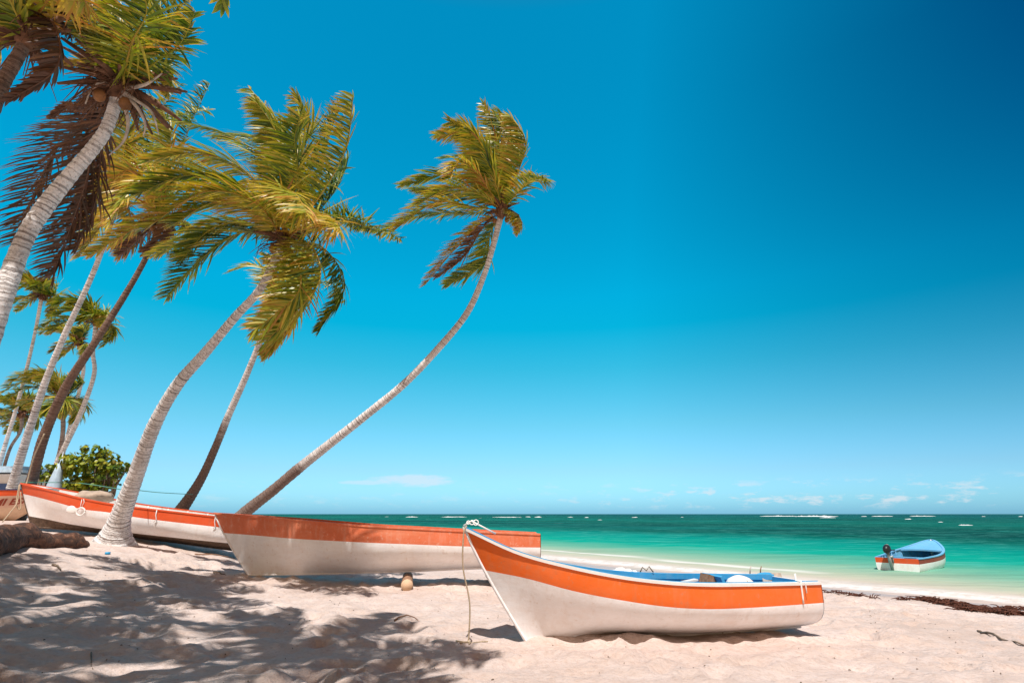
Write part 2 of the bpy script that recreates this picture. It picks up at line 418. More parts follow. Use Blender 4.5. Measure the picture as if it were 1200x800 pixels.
bg = nt.nodes['Background']; W_.l(skyc2, bg.inputs[0]); bg.inputs[1].default_value = .138
sun = bpy.data.lights.new('sun', 'SUN'); sun.energy = 4.8; sun.angle = R(.53); sun.color = (1, .955, .905)
suno = bpy.data.objects.new('sun', sun); COL.objects.link(suno); suno.rotation_euler = SUN_VEC.to_track_quat('Z', 'Y').to_euler(); suno.location = (0, 0, 30)
vs = scene.view_settings; vs.view_transform = 'Standard'; vs.look = 'None'; vs.exposure = .15; vs.gamma = 1; vs.use_curve_mapping = False
scene.cycles.max_bounces = 6; scene.cycles.transparent_max_bounces = 8

# ------------------------------------------------------------------ ground and sea
def spacing(lo, hi, c0, c1, fine, grow=1.12, mx=1e9):
    a = []; x = c0
    while x < c1: a.append(x); x += fine
    s = fine; x = c1
    while x < hi: a.append(x); s = min(s*grow, mx); x += s
    a.append(hi)
    s = fine; x = c0-fine; b = []
    while x > lo: b.append(x); s = min(s*grow, mx); x -= s
    b.append(lo)
    return b[::-1]+a
feet = []
rnd = random.Random(3)
for i in range(950):                       # footprints and scuffs
    x, y = rnd.uniform(-9, 9), rnd.uniform(3.5, 16)
    feet.append((x, y, rnd.uniform(.08, .2), rnd.uniform(0, math.pi), rnd.uniform(.02, .06)))
cell = {}
for ft in feet: cell.setdefault((int(ft[0]//1), int(ft[1]//1)), []).append(ft)
FOOT1 = (0.27, 7.79)
def sand_z(x, y):
    z = terr(x, y); d = inland(x, y)
    if -14 < x < 16 and 2 < y < 30 and d > 0:
        k = ss(d/5)*(1-ss((y-20)/10)); q = Vector((x, y, 0))
        z += k*(.055*noise.noise(q*.55)+.045*noise.noise(q*1.5+Vector((9,3,1)))+.022*noise.noise(q*4.1)+.008*noise.noise(q*9))
        lf = ss((2-x)/4)                   # more trampled, mounded sand on the left under the palms
        z += k*lf*.035*abs(noise.noise(q*2.3+Vector((4,4,4))))
        i, j = int(x//1), int(y//1)
        for a in (i-1, i, i+1):
            for b in (j-1, j, j+1):
                for (fx, fy, r, an, dep) in cell.get((a, b), ()):
                    dx, dy = x-fx, y-fy; ca, sa = math.cos(an), math.sin(an)
                    u, v = (dx*ca+dy*sa)/(r*1.6), (-dx*sa+dy*ca)/r; e = u*u+v*v
                    if e < 4: z += k*dep*(-math.exp(-e*1.4)+.55*math.exp(-(math.sqrt(e)-1.25)**2*6))
    return z
xs = spacing(-3000, 3000, -9, 9, .075, 1.06); ys = spacing(-60, 4000, 3.6, 15, .075, 1.055)
g = MB(); nx = len(xs)
for y in ys:
    for x in xs: g.vert((x, y, sand_z(x, y)))
for j in range(len(ys)-1):
    for i in range(nx-1): g.face((j*nx+i, j*nx+i+1, (j+1)*nx+i+1, (j+1)*nx+i))
tag(g.build('beach_sand', M['sand']), kind='structure')

xs = spacing(-30000, 30000, -6, 34, .45, 1.08); ys = spacing(8, 50000, 12, 60, .35, 1.06)
g = MB(); nx = len(xs)
for y in ys:
    for x in xs:
        off = -inland(x, y); k = ss(off/12); q = Vector((x*.22, y*.45, 0))
        amp = .09 if y < 200 else .25*min(1, 1)
        h = SZ+.02+k*amp*(noise.noise(q)+.5*noise.noise(q*2.3)) if y < 900 else SZ
        h += .07*math.exp(-((off-1.1)/.8)**2)*ss(off) + .10*math.exp(-((off-4.6+noise.noise(Vector((x*.1, y*.1, 5)))*2)/.7)**2)*max(0, noise.noise(Vector((x*.13, y*.13, 9)))+.1)
        if off < -.6: h = min(h, SZ+.02+.03*off)   # runs out under the sand
        g.vert((x, y, h))
for j in range(len(ys)-1):
    for i in range(nx-1): g.face((j*nx+i, j*nx+i+1, (j+1)*nx+i+1, (j+1)*nx+i))
tag(g.build('sea_water', M['sea']), kind='structure')

# breaking waves on the outer reef
g = MB(); rnd = random.Random(5)
def sea_at(px, py):
    v = at(px, py, 1)-Vector((0,0,CAMZ)); t = (SZ-CAMZ)/v.z; return Vector((0,0,CAMZ))+v*t
for x0, x1, py, hh in [(890,935,604.6,.9),(930,983,604.9,1.2),(960,980,606.4,.6),(1009,1016,604.8,.6),(1021,1047,604.7,.7),(1065,1097,604.6,.8),(450,457,605.4,.4),(475,490,605.6,.6),
                  (517,548,605.6,.6),(576,612,605.8,.5),(615,622,605.5,.6),(626,635,605.7,.6),(664,672,606,.5),(685,690,606,.4),(1122,1141,615.3,.22),(1099,1105,611.5,.2),
                  (797,802,606,.5),(1150,1155,605,.6),(1193,1199,605,.6),(740,748,606,.4),(560,566,607,.3),(700,706,609,.2),(1060,1068,608,.3)]:
    n = max(5, int((x1-x0)/1.5)); top = []; bf = []; bb = []
    for i in range(n+1):
        u = i/n; p = sea_at(x0+(x1-x0)*u, py); e = math.sin(math.pi*min(1, max(0, u*1.0)))**.5
        th = hh*e*(.45+.9*abs(noise.noise(Vector((i*.9, x0, 0)))))+.01
        dp = 3.0*hh+.3
        bf.append(g.vert((p.x, p.y-dp*e, SZ-.02))); top.append(g.vert((p.x, p.y, SZ+th))); bb.append(g.vert((p.x, p.y+dp*.6*e, SZ-.02)))
    for i in range(n):
        g.face((bf[i], bf[i+1], top[i+1], top[i])); g.face((top[i], top[i+1], bb[i+1], bb[i]))
tag(g.build('surf_waves', M['surf']), kind='structure')
# ------------------------------------------------------------------ boats
def half(t, B, tr=.25, full=.8):
    return B*min(1, math.sin(min(t/0.55, 1)*math.pi/2)**full)*(1-tr*max(0, (t-.55)/.45)**1.5)
class Boat:
    def __init__(s, label, bow, stern, S, T, K, B, rake, mats, T2=None, K2=None, tr=.25, group=None, deck=.16, floor=.22,
                 rim='rim_white', inner='blue', thwarts=(.34, .55, .76), full=.8, rimw=.05, deckmat=None, inwale=None):
        s.L = math.dist(bow, stern); s.S, s.T, s.K, s.B, s.rake, s.tr, s.T2, s.full = S, T, K, B, rake, tr, T2, full
        hd = math.atan2(stern[1]-bow[1], stern[0]-bow[0])
        mid = ((bow[0]+stern[0])/2, (bow[1]+stern[1])/2)
        s.z0 = sand_z(*mid) if inland(*mid) > 0 else SZ
        s.root = empty('fishing_boat', (mid[0], mid[1], s.z0), hd)
        tag(s.root, label, 'boat', group or 'fishing boats')
        s.x0 = -s.L/2
        s.hd, s.mid = hd, mid
        n = 34; ts = [(i/n)**1.35 for i in range(n+1)]
        hm = MB(); rows = []
        zones = [m for m in mats]      # bottom .. top
        for t in ts:
            k, S_, T_ = sm_tab(K, t), sm_tab(S, t), sm_tab(T, t)
            cuts = [0]
            if T2: cuts.append((sm_tab(T2, t)-k)/(S_-k))
            cuts += [(T_-k)/(S_-k), 1]
            hs = []
            for zi, (a, b) in enumerate(zip(cuts, cuts[1:])):
                q = 7 if zi == 0 else 4
                for j in range(q): hs.append((a+(b-a)*(j/q)**(1.4 if zi == 0 else 1), zi))
            hs.append((1, len(cuts)-2))
            for side in (-1, 1): pass
            rows.append([(h, z) for h, z in hs])
        idx = {}
        for side in (-1, 1):
            for i, t in enumerate(ts):
                for j, (h, z) in enumerate(rows[i]): idx[side, i, j] = hm.vert(s.P(t, h, side))
        nr = len(rows[0])
        for side in (-1, 1):
            for i in range(n):
                for j in range(nr-1):
                    q = (idx[side,i,j], idx[side,i+1,j], idx[side,i+1,j+1], idx[side,i,j+1])
                    hm.face(q if side < 0 else q[::-1], rows[i][j][1])
        hull = hm.build('hull', [M[m] for m in zones], s.root)
        # transom: outer boards with the same paint zones
        tm = MB(); t = 1; prev = None
        for j, (h, z) in enumerate(rows[n]):
            a = s.P(1, h, -1); b = s.P(1, h, 1)
            cur = [tm.vert(a+Vector((.012,0,0))), tm.vert(b+Vector((.012,0,0))), tm.vert(a+Vector((-.04,.02,0))), tm.vert(b+Vector((-.04,-.02,0)))]
            if prev:
                tm.face((prev[0], prev[1], cur[1], cur[0]), rows[n][j-1][1]); tm.face((prev[3], prev[2], cur[2], cur[3]), len(zones))
            prev = cur
        tm.face((prev[0], prev[1], prev[3], prev[2]), len(zones)+1)
        tm.build('transom', [M[m] for m in zones]+[M[inner], M[rim]], s.root, smooth=False)
        # inside: lining, ribs and floor boards
        im = MB(); ir = []
        for i, t in enumerate(ts):
            t = max(.015, min(.992, t)); k, S_ = sm_tab(K, t), sm_tab(S, t)
            hf = min(.6, floor/(S_-k)+.18*(1-t)**3); rr = []
            for j in range(6):
                h = hf+(1-hf)*j/5
                for side in (-1, 1):
                    p = s.P(t, h, side); p.y -= side*min(.035, abs(p.y)*.6); rr.append(im.vert(p+Vector((0,0,-.004))))
            ir.append(rr)
        for i in range(n):
            for j in range(5):
                for q in (0, 1):
                    a, b, c, d = ir[i][2*j+q], ir[i+1][2*j+q], ir[i+1][2*j+2+q], ir[i][2*j+2+q]
                    im.face((a, d, c, b) if q == 0 else (a, b, c, d))
            im.face((ir[i][0], ir[i+1][0], ir[i+1][1], ir[i][1]))
        im.build('lining', M[inner], s.root)
        for q in range(1, 9):
            t = .14+q*.095
            for side in (-1, 1):
                pts = []
                k, S_ = sm_tab(K, t), sm_tab(S, t)
                for j in range(5):
                    h = .3+.68*j/4; p = s.P(t, h, side); p.y -= side*.05; pts.append(p)
                rb = MB(); rb.tube(pts, .022, 4); rb.build('rib', M[inner], s.root)
        # rim, both sides
        for side in (-1, 1):
            gm = MB(); pr = None
            for i, t in enumerate(ts):
                p = s.P(t, 1, side); hw = rimw
                o_ = p+Vector((0, side*.018, 0)); y_in = p.y-side*min(hw, abs(p.y)*.9)
                o_.x -= .03*(1-t)**8
                cur = [gm.vert((o_.x, o_.y, o_.z-.018)), gm.vert((o_.x, o_.y, o_.z+.016)), gm.vert((o_.x, y_in, o_.z+.02)), gm.vert((o_.x, y_in, o_.z-.018))]
                if pr:
                    for a in range(4):
                        q = (pr[a], pr[(a+1) % 4], cur[(a+1) % 4], cur[a]); gm.face(q if side > 0 else q[::-1])
                else: gm.face(cur)
                pr = cur
            gm.face(pr)
            gm.build('gunwale', M[rim], s.root, smooth=False)
        if inwale:
            for side in (-1, 1):
                gm = MB(); pr = None
                for t in ts:
                    p = s.P(t, 1, side); y0 = abs(p.y)-min(rimw, abs(p.y)*.9)-.002; y1 = max(.002, y0-.045)
                    cur = [gm.vert((p.x, side*y0, p.z-.05)), gm.vert((p.x, side*y0, p.z+.030)), gm.vert((p.x, side*y1, p.z+.026)), gm.vert((p.x, side*y1, p.z-.05))]
                    if pr:
                        for a in range(4):
                            q = (pr[a], pr[(a+1) % 4], cur[(a+1) % 4], cur[a]); gm.face(q if side > 0 else q[::-1])
                    pr = cur
                gm.face(pr); gm.build('inwale', M[inwale], s.root, smooth=False)
        # keel and stem piece
        km = MB(); pts = [s.P(0, h, -1) for h in (1, .85, .7, .55, .4, .25, .12, 0)]+[s.P(t, 0, -1) for t in (.03, .08, .16, .3, .45, .6, .75, .9, 1)]
        km.tube(pts, [.02]*8+[.028]*9, 6); km.build('keel', M[zones[0]] if not K2 else M['keelwood'], s.root)
        # seats
        for t in thwarts:
            h = 1-.20/(sm_tab(S, t)-sm_tab(K, t)); a = s.P(t, h, -1)
            sb = MB(); sb.box((a.x, 0, a.z), (.22, 2*abs(a.y)-.08, .035)); sb.build('seat', M[deckmat or inner], s.root, smooth=False)
        if deck:
            dm = MB(); pr = None; m_ = 10
            for i in range(m_+1):
                t = .02+(deck-.02)*i/m_; a = s.P(t, 1, -1); row = []
                for q in range(7):
                    u = -1+2*q/6; row.append(dm.vert((a.x, u*abs(a.y)*.93, a.z-.012+.03*(1-u*u)*min(1, abs(a.y)*2))))
                if pr:
                    for q in range(6): dm.face((pr[q], row[q], row[q+1], pr[q+1]))
                pr = row
            a = s.P(deck, 1, -1); lo = [dm.vert(dm.v[i]-Vector((0,0,.06))) for i in pr]
            for q in range(6): dm.face((pr[q], lo[q], lo[q+1], pr[q+1]))
            dm.build('foredeck', M[deckmat or inner], s.root, smooth=False)
    def P(s, t, h, side):
        """local point on the shell: t along from the bow, h up from keel to sheer"""
        k, S_ = sm_tab(s.K, t), sm_tab(s.S, t); b = half(t, s.B, s.tr, s.full)
        p = 1.12+3.0*ss(t/.5)+1.6*ss((t-.6)/.4)
        y = b*(1-max(0, 1-h)**p); z = k+(S_-k)*h-s.z0
        x = s.x0+s.L*t+s.rake*(max(0, 1-h)**1.15)*(1-t)**4
        return Vector((x, side*y, z))
    def W(s, v):
        return Matrix.Translation((s.mid[0], s.mid[1], s.z0)) @ Matrix.Rotation(s.hd, 4, 'Z') @ Vector(v)

b1 = Boat('white boat with bright orange band and blue inside, nearest, high bow pointing left', (-.617, 7.867), (4.20, 9.14),
    [1.323,1.031,.860,.739,.661,.618,.600,.585,.572], [.805,.721,.575,.466,.377,.329,.319,.318,.320], [-.095,-.059,-.035,-.030,-.055,-.084,-.085,-.075,-.06],
    .70, .85, ['white', 'orange'], deck=.14, rimw=.045, inwale='blue')
b2 = Boat('white boat with weathered orange band resting on a round log, behind the nearest boat', (-6.99, 13.99), (.62, 14.3),
    [1.518,1.454,1.386,1.31,1.236,1.189,1.14,1.097,1.054], [1.081,1.034,.976,.934,.892,.855,.815,.791,.775], [.16,.171,.182,.192,.216,.239,.278,.31,.34],
    .8, .95, ['white2', 'orange_faded'], deck=.14, rim='orange_faded', inner='orange_faded', rimw=.04, thwarts=(.34, .55, .78))
b3 = Boat('white boat with red orange rim and dark bottom, behind the thick leaning palm', (-14.22, 16.98), (-7.62, 16.69),
    [2.352,2.218,2.065,1.901,1.765,1.661,1.571,1.479,1.387], [2.06,1.94,1.792,1.627,1.545,1.414,1.315,1.225,1.133], [1.148,1.121,1.085,1.02,.92,.83,.74,.64,.54],
    .75, .62, ['keelwood', 'white2', 'red_orange'], T2=[1.45,1.357,1.242,1.151,1.065,.975,.90,.825,.75], K2=1, deck=.14, rim='red_orange', inner='rim_white', rimw=.04)
b5 = Boat('peach boat lettered in dark red with an orange rim, cut off by the left edge', (-14.38, 18.87), (-20.78, 18.27),
    [2.297,2.242,2.22,2.204,2.189,2.179,2.169,2.154,2.141], [2.15,2.064,2.021,1.988,1.972,1.958,1.945,1.933,1.921], [1.30,1.25,1.2,1.17,1.15,1.14,1.13,1.12,1.1],
    .8, 1.3, ['peach', 'peach_band', 'red_orange'], T2=[1.881,1.719,1.645,1.599,1.584,1.571,1.557,1.544,1.531], deck=.14, rim='navy', inner='light_blue', rimw=.04)
b4 = Boat('small blue and white boat with outboard motor afloat in the shallow water', (18.85, 27.1), (14.8, 23.4),
    [.50,.33,.21,.12,.06,.02,.0,-.015,-.02], [.24,.10,-.02,-.09,-.14,-.17,-.19,-.20,-.21], [-.80,-.85,-.88,-.9,-.9,-.9,-.88,-.85,-.80],
    .93, .5, ['white2', 'maroon'], tr=.22, full=.62, deck=.34, rim='light_blue', inner='light_blue', rimw=.07, thwarts=(.5, .68, .85), deckmat='light_blue')
b4.root.location.z = SZ-.10
for ch in b4.root.children:
    if ch.name.startswith('transom'):
        ch.data.materials[1] = M['red_orange']
# outboard motor on the stern of the floating boat
mo = empty('outboard_motor', (0, 0, 0)); mo.parent = b4.root
L2 = b4.L/2; zt = b4.P(1, 1, 1).z; yo = -.18
tl = Matrix.Rotation(R(24), 3, 'Y')
def motor_part(name, mat, fn):
    m = MB(); fn(m); o = m.build(name, mat, mo); return o
pv = Vector((L2+.12, yo, zt+.02))
motor_part('cowling', M['black'], lambda m: m.ball(pv+tl @ Vector((.04, 0, .36)), .19, 14, 10, scale=(1.15,.72,.85), rot=tl))
motor_part('cowling_cap', M['canvas'], lambda m: m.ball(pv+tl @ Vector((.02, 0, .42)), .16, 14, 8, scale=(1.05,.68,.60), rot=tl))
motor_part('shaft', M['grey'], lambda m: (m.box(pv+tl @ Vector((.06, 0, -.15)), (.14, .09, .75), tl), m.box(pv+tl @ Vector((.1, 0, -.55)), (.32, .03, .12), tl)))
motor_part('clamp_bracket', M['grey'], lambda m: (m.box(pv+Vector((-.10, .07, -.06)), (.10, .04, .26)), m.box(pv+Vector((-.10, -.07, -.06)), (.10, .04, .26)), m.box(pv+Vector((-.04, 0, .02)), (.10, .20, .07))))
motor_part('tiller', M['black'], lambda m: m.tube([pv+Vector((0,0,.2)), pv+Vector((-.25,.03,.26)), pv+Vector((-.55,.05,.25))], [.03,.022,.026], 8))

# painted letters on the peach boat
def letters(boat, text, px0, px1, h, mat):
    cu = bpy.data.curves.new('t', 'FONT'); cu.body = text; cu.size = 1; cu.offset = .035; cu.resolution_u = 3
    to = bpy.data.objects.new('t', cu); COL.objects.link(to)
    me = bpy.data.meshes.new_from_object(to.evaluated_get(bpy.context.evaluated_depsgraph_get())); bpy.data.objects.remove(to)
    bm = bmesh.new(); bm.from_mesh(me); bmesh.ops.triangulate(bm, faces=bm.faces)
    for _ in range(2): bmesh.ops.subdivide_edges(bm, edges=[e for e in bm.edges if e.calc_length() > .12], cuts=1, use_grid_fill=False)
    xs = [v.co.x for v in bm.verts]; ys = [v.co.y for v in bm.verts]; w, hh, y0, xmin = max(xs)-min(xs), max(ys)-min(ys), min(ys), min(xs)
    side = 1
    def solve(px, hz):      # local point on the near side shell at picture column px
        lo, hi = 0.02, .98
        for _ in range(40):
            t = (lo+hi)/2; p = boat.W(boat.P(t, hz, side)); f = p.y*cp+(p.z-CAMZ)*sp
            if 600+F*p.x/f > px: lo = t
            else: hi = t
        return (lo+hi)/2
    ta, tb = solve(px0, .6), solve(px1, .6)
    for v in bm.verts:
        u = (v.co.x-xmin)/w; t = ta+(tb-ta)*u; k, S_ = sm_tab(boat.K, t), sm_tab(boat.S, t)
        zb, zt_ = sm_tab(boat.T2, t)+.07, sm_tab(boat.T, t)-.08
        z = zb+(zt_-zb)*(v.co.y-y0)/hh
        p = boat.P(t, (z-k)/(S_-k), side); p.y += .012; v.co = p
    bm.to_mesh(me); bm.free(); me.materials.clear(); me.materials.append(mat)
    o = bpy.data.objects.new('painted_name', me); COL.objects.link(o); o.parent = boat.root
letters(b5, 'MI ESP', -8, 33, .3, M['maroon'])


# ------------------------------------------------------------------ palms
WIND = Vector((-1, .12, .05)).normalized(); G_ = Vector((0, 0, -1))
def frond(mb, pts, Lf, wid, n=52, ww=.5, droop=.12, tone=.4, start=.1, rr=.022, rnd=random, twist=1.0, wind=WIND):
    C = [Vector(p) for p in catmull(pts, 8)]
    L = sum((b-a).length for a, b in zip(C, C[1:])); acc = [0]
    for a, b in zip(C, C[1:]): acc.append(acc[-1]+(b-a).length)
    mb.t = min(1, tone+.25)
    mb.tube(C, [rr*(1-.85*a/L) for a in acc], 5, along=False)
    N = None; j = 0
    T0 = (C[1]-C[0]).normalized()
    N = Vector((0,0,1)) if abs(T0.z) < .85 else Vector((-T0.x, -T0.y, .2))
    if N.length < .1: N = Vector((0, -1, 0))
    last = 0
    for i in range(n):
        s = start+(1-start)*(i+.5)/n
        d = s*L
        while j < len(C)-2 and acc[j+1] < d: j += 1
        u = (d-acc[j])/max(1e-6, acc[j+1]-acc[j]); p = C[j].lerp(C[j+1], u); T = (C[j+1]-C[j]).normalized()
        N = (N-T*N.dot(T)); N = N.normalized() if N.length > 1e-4 else Vector((0,-1,0))
        S = T.cross(N)
        prof = min(1, .42+1.9*(s-start))*(1-.62*max(0, (s-.5)/.5)**1.6)
        for sd in (-1, 1):
            if rnd.random() < .05: continue
            l = Lf*prof*rnd.uniform(.78, 1.12)
            dv = (T*(.50+.4*s)+S*sd*.8+N*rnd.uniform(-.12, .30)+Vector((rnd.gauss(0,.13), rnd.gauss(0,.13), rnd.gauss(0,.13)))).normalized()
            w_ = min(.92, ww*rnd.uniform(.55, 1.3))
            dv = (dv*(1-w_)+wind*w_).normalized()
            ax = dv.cross(N)
            if ax.length < .2: ax = dv.cross(S)
            ax = (ax.normalized()+dv.cross(ax).normalized()*rnd.uniform(-.6, .6)*twist).normalized()
            tn = max(0, min(1, tone+rnd.gauss(0, .19)))
            q = p.copy(); prev = None
            for k, hw in enumerate((.55, 1, .8, 0)):
                tk = min(1, tn+(-.06, -.04, .06, .26)[k])
                if hw: cur = [mb.vert(q-ax*wid*hw, tk), mb.vert(q+ax*wid*hw, tk)]
                else: cur = [mb.vert(q, tk)]
                if prev:
                    if len(cur) == 2: mb.face((prev[0], prev[1], cur[1], cur[0]))
                    else: mb.face((prev[0], prev[1], cur[0]))
                prev = cur
                q = q+dv*(l/3); dv = (dv+wind*.22*w_+G_*droop*(1+k*.6)).normalized()
def palm(label, trunk, fronds, name='palm_tree', group=None, Lf=.85, wid=.02, n=52, ww=.5, mat='trunk', auto=0, autor=3.0, seed=1, nuts=5,
         tone=.42, boots=1.0, dead=(), rings=.11, flare=1.0, base_ground=True, upb=.35, dxy=None, rr=.022, tw=1.0):
    rnd = random.Random(seed)
    pts = []
    for px, py, f, wpx in trunk:
        p = at(px, py, f) if dxy is None else Vector((px, py, f)); pts.append((p.x, p.y, p.z, wpx*.72*tw/F*f/2 if dxy is None else wpx))
    if base_ground:
        zb = sand_z(pts[0][0], pts[0][1])
        pts[0] = (pts[0][0], pts[0][1], min(pts[0][2], zb-.08), pts[0][3])
    base = Vector(pts[0][:3]); base.z = max(base.z, sand_z(base.x, base.y)) if base_ground else base.z
    root = empty(name, base); tag(root, label, 'palm tree', group or 'palms leaning over the beach')
    cu = catmull(pts, 14)
    # resample finely to carve leaf-scar rings
    fine = []; L = 0; last = Vector(cu[0][:3])
    dense = []
    for a, b in zip(cu, cu[1:]):
        seg = (Vector(b[:3])-Vector(a[:3])).length; k = max(1, int(seg/(rings/3)))
        for q in range(k): dense.append(tuple(x+(y-x)*q/k for x, y in zip(a, b)))
    dense.append(cu[-1])
    m = MB(); P = []; Rr = []
    for i, c in enumerate(dense):
        p = Vector(c[:3]); L += (p-last).length; last = p
        r = c[3]*(1+.045*((i % 3) == 0)-.02*((i % 3) == 2))*(1+.06*noise.noise(Vector((L*1.3, seed, 0))))
        if flare: r *= 1+.55*flare*math.exp(-L/.35)
        P.append(p); Rr.append(r)
    m.tube(P, Rr, 14, along=True)
    m.build('trunk', M[mat], root, base)
    C = P[-1]; T = (P[-1]-P[-4]).normalized(); r0 = Rr[-1]
    # crown of old leaf bases and fibre
    cm = MB(); cm.ball(C+T*.06, r0*(1.6+.25*boots), 12, 8, scale=(1,1,1.35), wob=.35)
    for k in range(int(16*boots)):
        a = k*2.4; e = rnd.uniform(-.5, .9); d = Vector((math.cos(a)*math.cos(e), math.sin(a)*math.cos(e), math.sin(e)))
        l = rnd.uniform(.28, .6)*(1+.35*(boots-1)); q = C+T*.1+d*r0
        cm.tube([q, q+d*l*.5+Vector((0,0,.04)), q+d*l], [.06, .045, .018], 6)
    for k in range(int(40*boots)):          # hanging fibres and spent flower stalks
        a = rnd.uniform(0, 6.28); d = Vector((math.cos(a), math.sin(a), rnd.uniform(-.4, .5))); q = C+d*r0*1.2
        cm.tube([q, q+d*rnd.uniform(.15,.35)+Vector((-.05,0,-.05)), q+d*rnd.uniform(.25,.5)+Vector((-.15,0,-rnd.uniform(.1,.5)))], [.014, .010, .004], 4)
    cm.build('crown_base', M['boot'], root, base)
    for k in range(nuts):
        a = k*2.1+seed; nm = MB(); nm.ball(C+Vector((math.cos(a)*(r0+.13), math.sin(a)*(r0+.13), -.12-.10*(k % 3))), .085, 10, 8, scale=(1,1,1.2), wob=.1)
        nm.build('coconut', M['husk' if k % 3 else 'greenhusk'], root, base)
    fc = trunk[-1][2]
    def emit(pl, kw):
        kw = dict(kw); dd = kw.pop('dead', 0); sc = kw.pop('lf', 1.0)
        mb = MB(); a = dict(Lf=Lf*sc, wid=wid*1.02, n=int(n*1.95), ww=ww, tone=tone+rnd.uniform(-.12, .14), rnd=rnd, rr=rr); a.update(kw)
        frond(mb, pl, **a); mb.build('frond', M['leaf_dead' if dd else 'leaf'], root, base)
    for fr in fronds:
        kw = fr[-1] if isinstance(fr[-1], dict) else {}
        pl = [tuple(C+T*.05)]+[tuple(at(q[0], q[1], fc+(q[2] if len(q) > 2 else 0))) for q in fr if not isinstance(q, dict)]
        emit(pl, kw)
    for k in range(auto):
        a = k*2.399+seed; e = rnd.uniform(-.55, 1.15)
        d = Vector((math.cos(a)*math.cos(e), math.sin(a)*math.cos(e), math.sin(e)))
        r = autor*rnd.uniform(.85, 1.1)
        p1 = C+d*r*.42+Vector((-.04*r, 0, .13*r)); p2 = C+d*r*.75+Vector((-.22*r, 0, .06*r)); p3 = C+d*r*.85+Vector((-.50*r, 0, -.16*r-upb*r*.2))
        emit([tuple(C), tuple(p1), tuple(p2), tuple(p3)], {})
    for dstem in dead:
        dm = MB(); pl = catmull([tuple(C)]+[tuple(at(q[0], q[1], fc+(q[2] if len(q) > 2 else -.2))) for q in dstem], 6)
        dm.tube(pl, [.035*(1-.8*i/len(pl)) for i in range(len(pl))], 6); dm.build('bare_stalk', M['deadstem'], root, base)
    return root

# the big thick palm rising from the middle left
palm('thick grey palm rooted before the third boat, trunk kinked midway, with a wide windswept crown',
     [(132,640,14.6,54), (141,606,14.55,36), (158,560,14.4,30), (180,500,14.1,25), (207,452,13.8,22), (238,416,13.5,19), (275,372,13.1,16.5), (305,338,12.8,15), (332,285,12.5,16)],
     [((345,190,.3),(322,140,.6),(292,103,.9),{'ww':.45}), ((352,180,.8),(366,150,1.2),(346,112,1.4),{'ww':.4}),
      ((378,225,-.3),(406,172,-.5),(414,112,-.8),{'ww':.55}), ((372,215,.8),(386,160,1.0),(398,128,1.3),{'ww':.5}),
      ((318,200,.8),(272,160,1.2),(205,140,1.6),{'lf':1.05}), ((300,212,.2),(240,180,.1),(172,188,-.1),{}),
      ((290,225,-.4),(225,205,-.8),(158,228,-1.2),{}), ((300,238,-.9),(240,225,-1.6),(170,268,-2.2),{'tone':.62}),
      ((285,272,.5),(240,300,.6),(196,348,.8),{'tone':.3,'ww':.4}), ((290,262,.9),(232,278,1.6),(178,300,2.2),{'tone':.5}),
      ((366,290,-.6),(372,335,-1.1),(312,400,-1.4),{'tone':.55,'ww':.62,'lf':1.15}), ((345,320,.3),(345,365,.2),(312,415,.1),{'tone':.75,'lf':.8}),
      ((378,290,.6),(404,335,.8),(374,388,.9),{'tone':.3,'ww':.5,'lf':.7}),
      ((392,262,1.0),(428,262,1.4),(470,280,1.8),{'tone':.4,'ww':.45,'lf':.75}), ((372,252,-1.0),(392,258,-2.0),(398,268,-2.8),{'tone':.72,'ww':.55}),
      ((330,232,-.9),(345,226,-1.9),(360,250,-2.8),{'tone':.6}), ((348,205,-.5),(345,165,-.9),(352,135,-1.2),{'tone':.38}),
      ((322,195,1.2),(300,160,1.9),(252,160,2.4),{'tone':.4}), ((335,185,-.2),(318,145,-.3),(300,120,-.4),{'tone':.5}), ((380,240,1.2),(400,210,1.9),(408,185,2.4),{'tone':.3}),
      ((295,225,.9),(235,195,1.3),(185,168,1.6),{'tone':.35}), ((300,250,-.5),(250,238,-1.0),(205,262,-1.5),{'tone':.55}), ((292,262,.2),(248,268,.3),(212,305,.4),{'tone':.45}),
      ((350,310,-.9),(348,345,-1.5),(300,385,-1.9),{'tone':.6}), ((385,265,.4),(410,258,.6),(436,268,.9),{'tone':.3,'lf':.7})],
     mat='trunk_pale', ww=.5, Lf=.86, wid=.019, n=60, seed=2, nuts=4, flare=1.1, tw=.82, tone=.46)
